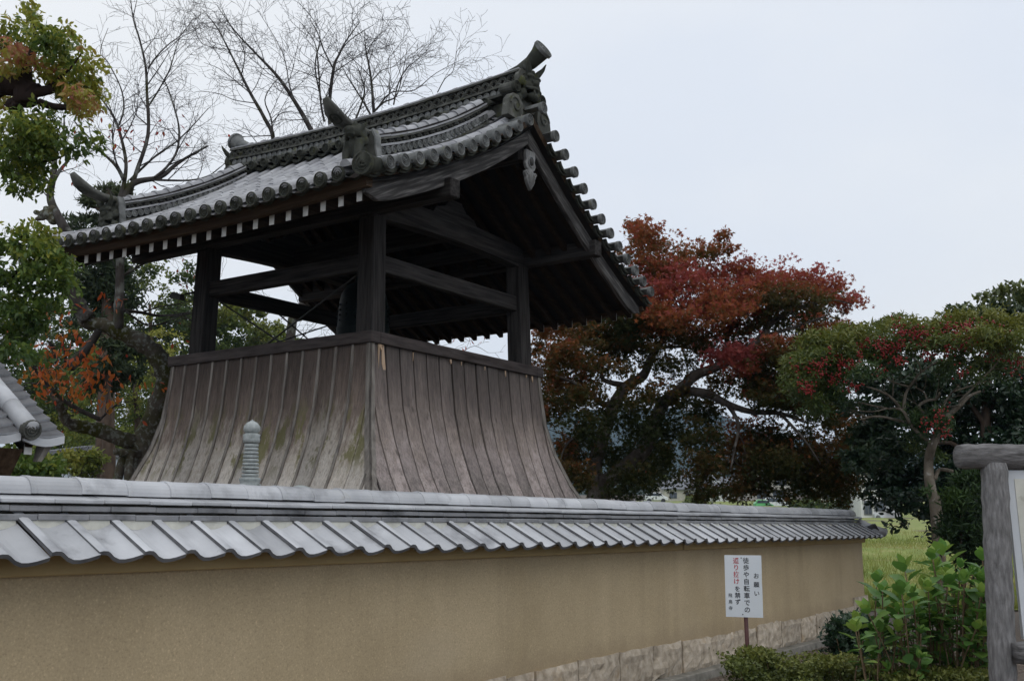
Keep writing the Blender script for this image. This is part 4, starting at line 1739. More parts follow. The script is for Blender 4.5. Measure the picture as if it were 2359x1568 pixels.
base_ = ground_at(*fm(405, 1500), D)
mains = [
    ('trunk', [base_] + ML([(400, 1470), (390, 1350), (440, 1150), (500, 1000), (560, 910), (640, 860), (685, 760), (740, 680), (800, 580), (850, 480)], 0, .8), .165, .03),
    ('trunk', [base_ + Vector((.12, .0, 0))] + ML([(432, 1460), (480, 1380), (640, 1240), (690, 1120), (740, 1000), (820, 940), (900, 860), (1000, 820), (1150, 740), (1240, 660), (1290, 590), (1400, 530), (1500, 500)], 0, -.6), .165, .028),
    ('limb', ML([(830, 935), (960, 950), (1060, 1000), (1180, 1040), (1330, 1050), (1450, 1090)], -.2, -1), .09, .025),
    ('limb', ML([(570, 910), (500, 900), (440, 880), (430, 840)], .4, .2), .06, .03),
    ('limb', ML([(500, 1000), (430, 1000), (380, 950), (300, 900), (200, 860)], .2, -.4), .06, .02),
    ('limb', ML([(715, 720), (780, 715), (850, 710), (950, 660)], .5, .2), .035, .014),
    ('limb', ML([(1000, 820), (1060, 700), (1040, 600), (1080, 480), (1050, 380)], -.3, .3), .05, .015),
    ('limb', ML([(1240, 660), (1320, 640), (1450, 600), (1560, 560)], -.4, -.8), .04, .014),
    ('limb', ML([(1060, 1000), (1120, 1100), (1100, 1230), (1080, 1330)], -.6, -1), .04, .012),
    ('limb', ML([(1330, 1050), (1450, 1180), (1530, 1300)], -.9, -1.2), .03, .012),
    ('limb', ML([(800, 580), (760, 440), (700, 320), (620, 200), (590, 110)], .6, .4), .032, .008),
    ('limb', ML([(1500, 500), (1600, 480), (1690, 500)], -.6, -.8), .022, .008),
    ('limb', ML([(850, 480), (950, 330), (1040, 200)], .7, .5), .025, .008),
    ('limb', ML([(640, 1240), (760, 1180), (860, 1080)], .0, .8), .035, .012),
    ('limb', ML([(440, 1150), (350, 1150), (260, 1200), (220, 1290)], .0, -.5), .035, .012),
]
out = []
for nm, pts, r0, r1 in mains:
    sp, rad = limb(nm, pts, r0, r1, T['maplebark'], mp_, 10, .05, rg)
    if nm == 'limb' or True:
        sprout(rg, sp, rad, .34, .95, 3, .9, .05, out, .3 if nm == 'limb' else .5)
twigs_obj(out, T['twig'], mp_)
g_, o_, r_, d_, v_ = .22, .57, .78, .08, .92
ml = [(600, 120, 50, 60, o_), (650, 165, 90, 50, o_), (620, 240, 70, 70, o_), (760, 225, 110, 60, .5), (860, 260, 90, 50, .45), (960, 230, 70, 40, .5), (1050, 165, 45, 35, o_), (1090, 225, 50, 22, o_), (700, 290, 120, 50, .6),
      (800, 350, 170, 60, r_), (680, 400, 90, 70, .7), (960, 390, 160, 60, r_), (1100, 330, 110, 50, .7), (1230, 370, 150, 50, r_), (1370, 380, 150, 50, .74), (1500, 395, 110, 60, r_), (1560, 430, 110, 60, .74), (1650, 480, 80, 40, r_),
      (1690, 510, 45, 26, .72), (740, 460, 140, 70, r_), (900, 490, 130, 60, r_, .7), (1060, 470, 150, 60, .62), (1180, 520, 130, 60, r_), (1340, 470, 150, 60, .3), (1470, 500, 130, 60, .3, .7), (1500, 570, 90, 60, .25, .7),
      (160, 610, 80, 50, o_), (270, 600, 110, 40, .5), (130, 700, 60, 70, .45), (300, 660, 130, 60, .48), (450, 620, 140, 70, .18), (560, 590, 120, 70, .1), (640, 540, 90, 70, .55), (480, 720, 150, 80, .2), (620, 700, 130, 70, .3),
      (220, 770, 110, 80, .42), (370, 800, 140, 80, .25), (160, 860, 70, 90, .42), (250, 890, 110, 80, .5), (330, 940, 90, 60, .35, .7), (740, 600, 110, 70, .62), (860, 630, 120, 60, .5, .7), (960, 570, 100, 50, r_, .6),
      (1050, 600, 110, 70, .7), (1100, 690, 100, 60, v_, .7), (1080, 770, 110, 60, v_), (1150, 830, 70, 60, v_, .6), (1180, 770, 60, 60, .8, .6), (900, 680, 80, 60, .75, .7), (760, 780, 120, 60, .2, .6), (850, 790, 90, 50, .25, .5),
      (1330, 590, 120, 60, .22), (1300, 720, 110, 45, o_), (1410, 710, 80, 40, o_), (1500, 640, 120, 60, .2), (1600, 640, 110, 50, .5), (1660, 640, 60, 40, .66), (1260, 820, 140, 80, .2), (1220, 900, 120, 70, .2, .8), (1400, 800, 130, 80, .3),
      (1380, 900, 130, 70, .3), (1420, 1000, 120, 80, .6), (1300, 980, 120, 60, .35), (1550, 850, 120, 80, .3), (1550, 980, 110, 90, .4), (1020, 880, 80, 60, .35, .6), (650, 960, 120, 60, .25, .5), (900, 1000, 110, 70, .2, .6),
      (200, 1000, 90, 60, .5), (150, 1060, 40, 40, .58), (360, 1130, 90, 70, .2), (310, 1230, 110, 90, .3), (250, 1290, 90, 90, .5), (300, 1380, 90, 70, .45), (560, 1080, 120, 80, .15, .8), (650, 1180, 140, 80, .2, .8), (760, 1090, 90, 90, .15, .8),
      (880, 1180, 60, 50, .2, .7), (960, 1060, 80, 80, .2), (940, 1210, 90, 80, .3, .8), (620, 1320, 140, 80, .22), (730, 1340, 110, 80, .25), (560, 1410, 110, 70, .22), (740, 1270, 70, 60, .25, .7),
      (1150, 1180, 140, 70, .62), (1240, 1240, 120, 70, .7), (1140, 1300, 110, 80, .5), (1180, 1390, 110, 80, .52), (1110, 1430, 80, 60, .5), (1320, 1180, 130, 80, .3), (1300, 1330, 130, 90, .3),
      (1440, 1260, 80, 60, .4), (1400, 1370, 120, 90, .3), (1590, 1110, 60, 50, .45), (1540, 1280, 130, 100, .5), (1530, 1420, 120, 80, .45), (1640, 1350, 90, 110, .5), (1680, 1440, 80, 60, .4), (960, 1350, 80, 90, .4), (930, 1440, 70, 70, .45),
      (1650, 1180, 80, 90, .5), (1700, 1260, 70, 90, .45), (470, 1260, 90, 90, .2, .6), (1000, 960, 60, 50, .5, .5), (1680, 1080, 70, 80, .5)]
ml = [(q[0], q[1], q[2] * .95, q[3], q[4] - (.16 if q[1] > 950 else 0)) + tuple(q[5:]) for q in ml]
for _ in range(46):
    x, y = rn.uniform(150, 1650), rn.uniform(330, 1000)
    if y > 330 + abs(x - 900) * .22 and not (880 < x < 1060 and 700 < y < 960):
        ml.append((x, y, 110, 60, .62 if y < 560 else .3, .45))
P_, H_ = pads(rn, ml, fm, .45731, D, .8, 96000, .60, .25)
hang('crown', leaf_mesh('crown', T['mapleleaf'], P_, rn.uniform(.036, .064, len(P_)), 'star', H_, rn, .5), mp_)

# ================================================================== old leaning cherry left of the tower
ch = thing('old_cherry_tree', 'old mossy cherry with bent lichen covered trunk and bare twigs left of the tower', 'cherry tree', ground_at(330, 1230, 15.2))
D = 15.4
rg = random.Random(14)


def CL(fn, pts, d0=0.0, d1=0.0):
    n = len(pts)
    return [at(*fn(x, y), D + d0 + (d1 - d0) * i / max(1, n - 1)) for i, (x, y) in enumerate(pts)]


gb = ground_at(345, 1240, 15.4)
lb, cb = T['lichenbark'], T['cherrybark']
LB = [
    ('trunk', [gb] + CL(f5, [(1010, 1260), (1030, 1080), (1090, 900), (1150, 740), (1150, 600), (1090, 470), (1000, 400), (850, 320), (720, 270), (600, 245), (570, 160), (520, 60)], 0, -.2), .20, .07, lb),
    ('limb', CL(f5, [(1030, 1090), (950, 1080), (850, 1060), (700, 1000), (560, 970), (470, 940), (430, 860), (400, 780)], .1, -.8), .125, .05, lb),
    ('limb', CL(f3, [(300, 1040), (250, 980), (200, 860), (150, 740), (140, 640), (130, 560)], -.2, -.5), .12, .075, cb),
    ('limb', CL(f1, [(440, 1500), (380, 1400), (330, 1300), (320, 1230), (345, 1100), (350, 1000), (370, 900)], -.5, -.2), .075, .028, cb),
    ('limb', CL(f1, [(330, 1180), (380, 1090), (440, 1010), (410, 940), (410, 750)], -.4, -.2), .03, .012, cb),
    ('limb', CL(f1, [(345, 1190), (280, 1130), (240, 1060), (250, 980)], -.4, -.6), .022, .01, cb),
    ('limb', CL(f5, [(825, 300), (830, 120), (835, 0)], -.2, 0) + CL(f1, [(770, 1500), (780, 1240)], 0, 0), .075, .06, cb),
    ('limb', CL(f1, [(775, 1300), (850, 1170), (1020, 1130), (1110, 1060), (1200, 1000), (1330, 930)], 0, .4), .055, .012, cb),
    ('limb', CL(f1, [(830, 1240), (870, 1100), (945, 860), (938, 600), (930, 430), (890, 250), (850, 120), (830, -40)], .1, .3), .036, .006, cb),
    ('limb', CL(f1, [(850, 110), (865, 40), (880, -30)], .3, .3), .008, .004, cb),
    ('limb', CL(f1, [(945, 440), (1000, 360), (1080, 280), (1160, 220), (1240, 110)], .3, .5), .014, .004, cb),
    ('limb', CL(f1, [(940, 690), (1010, 580), (1080, 450), (1130, 290), (1190, 120)], .2, .6), .015, .004, cb),
    ('limb', CL(f1, [(770, 1260), (800, 1120), (800, 1000), (750, 800), (690, 690), (620, 600)], 0, .3), .036, .009, cb),
    ('limb', CL(f1, [(790, 1150), (740, 1060), (650, 970), (560, 870), (470, 770)], 0, -.2), .03, .006, cb),
    ('limb', CL(f1, [(760, 800), (790, 690), (770, 560), (690, 400), (640, 330), (690, 180)], .2, .5), .015, .004, cb),
    ('limb', CL(f1, [(985, 1133), (1060, 1070), (1130, 960), (1140, 800), (1090, 620), (1050, 520), (970, 430)], .1, .4), .024, .005, cb),
    ('limb', CL(f1, [(830, 1150), (900, 1080), (1000, 990), (1130, 900), (1250, 780), (1330, 690)], .2, .5), .022, .005, cb),
    ('limb', CL(f1, [(930, 1145), (1130, 1152), (1250, 1145), (1350, 1110), (1460, 1020)], .1, .5), .02, .005, cb),
    ('limb', CL(f3, [(520, 985), (640, 1000), (760, 1020), (900, 1010), (1060, 990)], .1, .6), .03, .008, cb),
    ('limb', CL(f3, [(540, 990), (620, 1050), (700, 1085), (800, 1060), (900, 1010)], .1, .4), .018, .006, cb),
    ('limb', CL(f3, [(500, 780), (600, 720), (690, 665), (760, 600)], .1, .3), .025, .006, cb),
    ('limb', CL(f5, [(480, 560), (560, 480), (640, 380), (690, 300)], -.2, -.2), .085, .05, cb),
    ('limb', CL(f5, [(690, 920), (560, 860), (430, 780), (330, 680), (230, 560), (150, 450)], -.6, -1.6), .034, .012, cb),
    ('limb', CL(f5, [(690, 930), (760, 860), (840, 800)], -.6, -.7), .02, .008, cb),
    ('limb', CL(f5, [(340, 700), (270, 675), (170, 670)], -1.2, -1.5), .014, .006, cb),
    ('limb', CL(f5, [(455, 560), (450, 450), (430, 370)], -.6, -.8), .018, .008, cb),
    ('limb', CL(f5, [(400, 530), (370, 430), (340, 380)], -.4, -.5), .035, .02, cb),
    ('limb', CL(f5, [(240, 560), (270, 460), (320, 360)], -1.4, -1.2), .012, .006, cb),
]
out = []
red = []
for k, (nm, pts, r0, r1, m_) in enumerate(LB):
    sp, rad = limb(nm, pts, r0, r1, m_, ch, 15 if r0 > .1 else 7, .10 if r0 > .1 else .05, rg)
    if k > 2:
        hi = r0 < .04
        sprout(rg, sp, rad, .19 if hi else .40, 1.1 if k < 22 else .8, 3, .75, .04, out, .12 if hi else .3, .52, .20)
twigs_obj(out, T['twig'], ch)
q = MB()
sc_ = at(*f1(318, 1375), D - .42)
for dx, dz, r_ in ((0, 0, .10), (-.10, .03, .075), (-.20, .05, .05), (-.17, -.05, .045), (.04, .09, .07), (-.05, .10, .05), (.06, -.08, .08), (-.12, -.02, .06)):
    q.ball(sc_ + RT * dx + Vector((0, 0, dz)) + FW * rg.uniform(-.05, .05), (r_, r_ * .9, r_ * .8), None, 9, 6)
sculpt(q, .02, T['lichenbark'], 'cut_stub', ch)
T['redleaf'] = leafmat('red_cherry_leaf', [(0, (.30, .10, .02)), (.5, (.42, .075, .03)), (1, (.36, .03, .03))], .35, .55)
cand = [q for q in out]
pl_ = []
for _ in range(6000):
    q_, _r = rg.choice(cand)
    p = q_[-1]
    d3 = p - Vector((0, 0, EYE))
    zf = d3.dot(FW) * CP + d3.z * SP
    x = 1179.5 + 2500 * d3.dot(RT) / zf
    y = 784 - 2500 * (-d3.dot(FW) * SP + d3.z * CP) / zf
    keep = .010
    if 250 < x < 400 and 280 < y < 440:
        keep = .10
    if 40 < x < 170 and 380 < y < 560:
        keep = .12
    if y > 560 and x < 480:
        keep = .06
    if y < 260:
        keep = 0
    if rg.random() < keep:
        pl_.append(p)
pl_ = np.array([tuple(p) for p in pl_])
leaf_parts(ch, T['redleaf'], pl_, rn.uniform(.06, .10, len(pl_)), 'oval', rn.uniform(.3, 1, len(pl_)), rn, 0, unit(rn.normal(size=(len(pl_), 3)) * .5 + np.array([0, 0, -1.])), None, 'red_leaves', 120)
# orange leaves on the low spray
T['orangeleaf'] = leafmat('orange_cherry_leaf', [(0, (.12, .10, .02)), (.25, (.36, .15, .02)), (.6, (.50, .13, .03)), (1, (.46, .07, .03))], .35, .55)
ol = [(770, 100, 55, 55, .7), (500, 180, 30, 30, .7), (515, 275, 20, 30, .3), (440, 345, 70, 40, .4), (190, 420, 80, 60, .6), (300, 430, 60, 60, .6), (340, 520, 70, 70, .5), (400, 580, 80, 70, .6), (520, 620, 80, 80, .55), (600, 600, 60, 70, .6), (660, 560, 50, 60, .65),
      (690, 660, 70, 70, .55), (720, 700, 60, 60, .6), (500, 725, 50, 40, .75), (580, 740, 60, 30, .6), (320, 740, 60, 50, .55), (650, 800, 70, 40, .5), (760, 810, 30, 30, .7), (850, 700, 40, 50, .5), (1010, 660, 25, 30, .7), (1090, 690, 25, 30, .7), (690, 400, 50, 60, .6),
      (330, 190, 50, 60, .5), (440, 640, 80, 60, .5), (160, 560, 60, 40, .5), (545, 450, 50, 50, .6), (840, 110, 25, 25, .7), (600, 165, 25, 25, .75), (345, 620, 70, 60, .6), (280, 530, 60, 70, .5), (620, 680, 80, 60, .5), (470, 520, 80, 60, .4)]
P_, H_ = pads(rn, ol, f5, .3309, D - 1.2, .3, 430, .85, .6)
leaf_parts(ch, T['orangeleaf'], P_, rn.uniform(.07, .125, len(P_)), 'oval', H_, rn, 0, unit(rn.normal(size=(len(P_), 3)) * .45 + np.array([0, 0, -1.])), None, 'orange_leaves', 180)
# props under the old trunk
for (x0, y0), (x1, y1) in (((870, 1150), (820, 1330)), ((905, 1160), (895, 1330))):
    pr_ = thing('tree_prop', ('leaning wooden prop under the mossy cherry trunk, the left one of two' if x1 == 820 else 'upright wooden prop under the mossy cherry trunk, next to the tower skirt'), 'tree prop', ground_at(*f5(x1, y1), 14.9), 'props under the old cherry')
    a, b_ = at(*f5(x0, y0), 15.1), at(*f5(x1, y1), 14.95)
    b_ = a + (b_ - a) * ((a.z) / max(.1, a.z - b_.z))
    MB().tube([b_, a], [.075, .065], 10).build('pole', T['lichenbark'], pr_, True)
    MB().tube([a - Vector((.16, 0, .0)), a + Vector((.16, 0, 0))], .05, 8).build('crosspiece', T['lichenbark'], pr_, True)

# ================================================================== bare trees behind the roof
D = 21.0


def bare(label, base, limbs, seed, sp_=.24, L0=1.35):
    t_ = thing('bare_tree', label, 'bare tree', base, 'leafless cherry trees behind the tower')
    rg_ = random.Random(seed)
    out_ = []
    for k_, (fn, pts, r0, r1) in enumerate(limbs):
        w = [at(*fn(x, y), D + .3 * math.sin(k_ * 2.1) * min(1, i / 3) * (1 if k_ else 0)) for i, (x, y) in enumerate(pts)]
        if k_ == 0:
            w = [Vector(base)] + w
        sp, rad = limb('trunk' if k_ == 0 else 'limb', w, r0 * .62, r1 * .8, T['cherrybark'], t_, 8, .05, rg_)
        sprout(rg_, sp, rad, sp_, L0, 3, .80, .03, out_, .35 if k_ == 0 else .08, .52, .21, .0030)
    twigs_obj(out_, T['twig'], t_)
    return t_


bare('leafless tree with pale lichen trunk seen between the tower posts and above the roof', ground_at(640, 1200, D),
     [(f3, [(1590, 1180), (1640, 1040), (1690, 880), (1700, 700)], .15, .10),
      (f1, [(1720, 1250), (1745, 900), (1690, 760), (1600, 600), (1540, 480), (1450, 300), (1380, 170), (1290, 60)], .085, .006),
      (f1, [(1745, 900), (1730, 760), (1690, 640), (1740, 540), (1800, 480)], .03, .006),
      (f1, [(1600, 600), (1520, 530), (1400, 440), (1300, 400)], .02, .005), (f1, [(1640, 660), (1500, 640), (1400, 600), (1280, 580)], .018, .005),
      (f1, [(1740, 780), (1800, 720), (1900, 720), (2000, 760)], .018, .005), (f1, [(1540, 480), (1560, 330), (1480, 180), (1400, 30)], .02, .005)], 5)
bare('leafless tree with long oblique limbs fanning above the middle of the roof', ground_at(800, 1200, D),
     [(f1, [(2200, 1500), (2080, 1000), (1985, 830), (1900, 680), (1780, 500), (1640, 350), (1500, 200), (1380, 30)], .13, .006),
      (f2, [(420, 1200), (350, 760), (385, 370), (430, 250), (480, 150), (600, -20)], .075, .01), (f2, [(310, 800), (280, 640), (260, 350), (230, 150), (110, -20)], .04, .006),
      (f2, [(385, 370), (300, 200), (250, 60), (190, -40)], .03, .006), (f2, [(440, 230), (520, 130), (720, 0)], .025, .006), (f2, [(380, 400), (500, 320), (620, 230), (700, 160)], .02, .005),
      (f1, [(1900, 680), (1850, 560), (1800, 330), (1640, 60)], .026, .005), (f1, [(1640, 350), (1480, 320), (1290, 280), (1240, 150)], .016, .005), (f1, [(2050, 640), (2010, 420), (2040, 200), (1900, 10)], .03, .006)], 6)
bare('leafless tree with upright dark limbs above the right part of the roof', ground_at(960, 1200, D),
     [(f2, [(700, 1300), (720, 900), (715, 700), (690, 420), (650, 200), (640, 60)], .10, .006), (f2, [(560, 800), (640, 560), (600, 400), (560, 300)], .035, .006), (f2, [(700, 760), (620, 620), (500, 430), (450, 330)], .04, .006),
      (f2, [(715, 720), (800, 640), (900, 590), (950, 420), (1000, 150)], .04, .005), (f2, [(880, 660), (920, 480), (1000, 350), (1100, 270), (1220, 140)], .026, .004), (f2, [(740, 700), (860, 560), (1050, 540), (1230, 400), (1480, 270)], .03, .004),
      (f2, [(1240, 560), (1300, 450), (1370, 380), (1400, 220), (1450, 190)], .018, .004), (f2, [(690, 480), (780, 380), (900, 330), (1090, 110)], .02, .004), (f2, [(840, 660), (850, 420), (860, 250)], .018, .004), (f2, [(660, 250), (720, 130), (820, 40)], .016, .004)], 7)
# low cherry spray with drooping red leaves seen under the right eave
t_ = thing('cherry_tree', 'thin cherry with drooping dark red leaves seen beneath the right eave of the tower', 'cherry tree', ground_at(930, 1230, 18.5))
D = 18.5
rg = random.Random(31)
out = []
def f4(x, y):
    return ((860 + x * .33163) / 1.0598, (380 + y * .33163) / 1.0598)
for k, (pts, r0, r1) in enumerate((([(240, 2500), (200, 1900), (230, 1450), (300, 1340)], .09, .03), ([(300, 1340), (440, 1330), (600, 1390), (760, 1440), (900, 1470), (1100, 1510)], .016, .004), ([(600, 1390), (700, 1330), (850, 1330), (950, 1260)], .01, .003), ([(330, 1350), (500, 1300), (640, 1280), (800, 1300)], .01, .003), ([(800, 1450), (900, 1400), (1000, 1450)], .006, .003),
                                   ([(230, 1450), (60, 1360), (-60, 1330), (-160, 1350)], .02, .005), ([(200, 1550), (0, 1420), (-180, 1390)], .015, .004))):
    w = [at(*f4(x, y), D) for x, y in pts]
    if k == 0:
        w[0] = ground_at(930, 1230, D)
    sp, rad = limb('trunk' if k == 0 else 'limb', w, r0, r1, T['cherrybark'], t_, 7)
    if k:
        sprout(rg, sp, rad, .2, .45, 2, .7, .0, out, .1, .5, .15, .0025)
twigs_obj(out, T['twig'], t_)
ends = [q_[-1] for q_, _ in out if rg.random() < .42] + [q_[-2] for q_, _ in out if rg.random() < .2]
ends = np.array([tuple(p) for p in ends])
hang('red_leaves', leaf_mesh('red_leaves', T['redleaf'], ends, rn.uniform(.07, .11, len(ends)), 'slim', rn.uniform(.5, 1, len(ends)), rn, 0, T_=unit(rn.normal(size=(len(ends), 3)) * .35 + np.array([0, 0, -1.]))), t_, 'stuff')

# ================================================================== evergreen at the left edge
T['camphorleaf'] = leafmat('camphor_leaf', [(0, (.035, .075, .022)), (.35, (.125, .19, .035)), (.60, (.34, .35, .05)), (.78, (.36, .29, .06)), (.92, (.40, .19, .08)), (1, (.44, .16, .10))], .42, .4, .4)
D = 9.2
cm = thing('camphor_tree', 'glossy evergreen with yellow green and reddish leaves and dark pruned stub at left', 'evergreen tree', ground_at(-75, 1500, D))
rg = random.Random(9)
rn = np.random.default_rng(9)
w = [ground_at(-75, 1500, D)] + [at(x, y, D) for x, y in ((-80, 1300), (-60, 900), (-50, 600), (-60, 400), (-50, 250))]
limb('trunk', w, .16, .10, T['stubbark'], cm, 10, .06, rg)
for pts, r0, r1 in (([(-50, 250), (0, 200), (50, 200), (75, 215)], .085, .10), ([(60, 240), (55, 170), (62, 140)], .10, .055), ([(70, 215), (100, 210), (122, 205)], .05, .04), ([(90, 235), (120, 245), (158, 248)], .035, .026), ([(40, 250), (30, 240), (20, 250)], .07, .05),
                    ([(-50, 420), (20, 330), (80, 315), (110, 310)], .04, .012), ([(-55, 700), (20, 640), (80, 600), (120, 560)], .03, .01), ([(-55, 650), (0, 580), (60, 540)], .03, .01), ([(65, 140), (80, 80), (75, 30)], .02, .006), ([(110, 200), (160, 160), (190, 120)], .014, .006), ([(20, 360), (120, 370), (200, 320)], .014, .005)):
    sp, rad = limb('limb', [at(x, y, D - .05) for x, y in pts], r0, r1, T['stubbark'], cm, 10, .14 if r0 > .05 else .03, rg)
def fid(x, y):
    return (x, y)
cl = [(75, 22, 24, 18, .5), (72, 50, 28, 22, .5), (20, 80, 40, 30, .45), (50, 95, 50, 30, .35), (100, 90, 50, 30, .35), (165, 80, 30, 22, .5), (140, 105, 50, 28, .3), (30, 130, 45, 28, .8), (60, 125, 30, 20, .9), (140, 150, 50, 34, .4), (180, 165, 45, 34, .45), (120, 190, 40, 34, .55), (200, 200, 30, 40, .55),
      (165, 215, 40, 36, .5), (190, 240, 40, 34, .72), (210, 225, 22, 30, .75), (115, 150, 30, 25, .85), (10, 140, 30, 30, .75), (30, 170, 40, 30, .5), (10, 240, 30, 30, .6),
      (40, 290, 50, 34, .35), (90, 275, 50, 30, .2), (20, 330, 40, 40, .35), (70, 330, 55, 40, .3), (110, 310, 45, 30, .3), (40, 375, 50, 40, .3), (80, 385, 40, 36, .35), (50, 425, 40, 22, .25), (110, 350, 40, 30, .25), (190, 320, 32, 16, .2), (215, 328, 22, 14, .2), (170, 345, 30, 14, .15), (15, 400, 30, 30, .3),
      (60, 530, 40, 22, .45), (100, 545, 40, 24, .4), (30, 570, 45, 30, .2), (80, 580, 50, 34, .3), (120, 600, 40, 40, .2), (150, 600, 22, 30, .3), (30, 630, 50, 40, .2), (90, 640, 50, 40, .2), (130, 650, 36, 30, .2), (30, 700, 50, 40, .15), (80, 710, 50, 36, .15), (20, 760, 40, 40, .12), (60, 770, 40, 34, .15), (140, 580, 20, 30, .4), (110, 700, 30, 30, .2), (20, 810, 30, 30, .12), (70, 820, 30, 30, .1)]
P_, H_ = pads(rn, [(x, y, rx, ry, min(1, h_ * .95 + (.10 if y < 460 else .08))) for x, y, rx, ry, h_ in cl], fid, 1.0, D, .22, 12500)
n_ = len(P_)
leaf_parts(cm, T['camphorleaf'], P_, rn.uniform(.042, .080, n_), 'oval', H_, rn, .3, unit(rn.normal(size=(n_, 3)) * .7 + np.array([0, 0, -.8])))

# ================================================================== berry tree and dark evergreen at the right
T['hollyleaf'] = leafmat('holly_leaf', [(0, (.020, .050, .022)), (.4, (.045, .085, .024)), (.7, (.10, .135, .026)), (1, (.185, .19, .03))], .32, .38, .45)
D = 14.6
ho = thing('berry_tree', 'small evergreen with pale trunk and clusters of red berries behind the hydrangeas', 'berry tree', ground_at(2150, 1300, D))
rg = random.Random(77)
rn = np.random.default_rng(77)
out = []
HL = [('trunk', [(1040, 2080), (1010, 1560), (970, 1380), (960, 1220), (985, 1110), (1040, 1000), (1090, 920)], .075, .038), ('limb', [(1090, 920), (1160, 860), (1220, 800), (1290, 770)], .045, .02), ('limb', [(1000, 1080), (900, 1000), (780, 960), (640, 930), (520, 950)], .04, .012),
      ('limb', [(985, 1110), (860, 1000), (790, 890), (690, 880), (510, 840)], .036, .012), ('limb', [(790, 890), (720, 810), (640, 765), (560, 740)], .026, .012), ('limb', [(800, 900), (810, 800), (840, 740), (910, 650), (1020, 580)], .03, .012), ('limb', [(830, 740), (730, 710), (600, 640)], .018, .008),
      ('limb', [(1040, 1000), (900, 880), (950, 830), (1010, 820), (1030, 780)], .03, .02), ('limb', [(950, 830), (930, 780), (870, 740)], .016, .01), ('limb', [(1060, 980), (1050, 880), (1090, 800), (1150, 740)], .028, .012), ('limb', [(1160, 860), (1080, 870), (1030, 850)], .02, .012), ('limb', [(1120, 770), (1220, 740), (1330, 705)], .016, .01),
      ('limb', [(1000, 1330), (1030, 1270), (1110, 1280)], .035, .03), ('limb', [(690, 880), (600, 900), (450, 890)], .012, .006), ('limb', [(730, 800), (735, 720), (730, 660)], .014, .008), ('limb', [(910, 650), (900, 600), (870, 560)], .014, .008), ('limb', [(1150, 840), (1350, 640), (1420, 560)], .02, .01), ('limb', [(640, 930), (560, 930), (480, 900)], .01, .006)]
for nm, pts, r0, r1 in HL:
    w = [at(*fh(x, y), D + rg.uniform(-.15, .15)) for x, y in pts]
    if nm == 'trunk':
        w[0] = ground_at(*fh(1040, 2080), D)
    k0 = 1.15 if nm == 'trunk' else .80
    sp, rad = limb(nm, w, r0 * k0, r1 * k0, T['palebark'], ho, 8, .04, rg)
    if nm == 'limb' and r0 < .034:
        sprout(rg, sp, rad, .28, .5, 2, .8, .08, out, .4, .5, .15, .003)
twigs_obj(out, T['palebark'], ho)
hl = [(120, 590, 90, 60, .8), (200, 540, 110, 60, .85), (330, 500, 130, 60, .8), (450, 440, 130, 50, .8), (560, 400, 110, 40, .75), (700, 350, 110, 50, .75), (850, 360, 130, 50, .8), (1000, 370, 140, 50, .85), (1150, 330, 140, 50, .9), (1300, 320, 140, 60, .95), (1440, 340, 120, 60, .9), (1530, 380, 90, 80, .9),
      (150, 680, 110, 70, .6), (280, 620, 130, 70, .6), (420, 560, 140, 70, .6), (560, 520, 150, 70, .55), (700, 470, 150, 60, .6), (850, 450, 140, 60, .6), (1000, 470, 140, 60, .6), (1150, 440, 150, 60, .65), (1300, 430, 140, 70, .7), (1440, 460, 130, 80, .65),
      (180, 780, 120, 60, .5), (300, 740, 120, 60, .55), (420, 690, 110, 60, .35, .7), (560, 640, 110, 50, .3, .7), (680, 590, 110, 50, .3, .8), (1180, 560, 120, 60, .5, .8), (1320, 580, 130, 80, .5), (1460, 600, 120, 80, .5), (1250, 660, 100, 50, .5, .5), (1080, 620, 90, 50, .4, .6),
      (250, 840, 90, 50, .5, .8), (370, 820, 80, 50, .25, .8), (240, 900, 60, 40, .6, .8), (430, 830, 80, 50, .2, .5), (870, 950, 100, 60, .25, .7), (960, 940, 90, 60, .25, .8), (1040, 960, 60, 60, .3, .7), (900, 1060, 90, 50, .2, .6), (980, 1040, 80, 50, .2, .7), (880, 1130, 70, 50, .5, .6), (1000, 1160, 60, 60, .45, .5), (740, 310, 60, 30, .7, .6), (600, 370, 60, 30, .7, .6)]
hl += [(300, 440, 130, 50, .72), (420, 400, 110, 45, .75), (180, 510, 110, 50, .72), (80, 570, 70, 45, .7), (240, 560, 130, 60, .6)]
hl = [(q[0], q[1], q[2], q[3], min(1, q[4] + (.14 if q[0] > 1000 and q[1] < 500 else .08))) + tuple(q[5:]) for q in hl]
P_, H_ = pads(rn, hl, fh, .36107, D, .5, 28000)
n_ = len(P_)
leaf_parts(ho, T['hollyleaf'], P_, rn.uniform(.06, .115, n_), 'slim', H_, rn, .5, unit(rn.normal(size=(n_, 3)) * .8 + np.array([0, 0, -.15])))
T['berry'] = mat('red_berry', [(.3, (.17, .012, .013)), (.7, (.29, .022, .02))], 30, rough=.35)
q = MB()
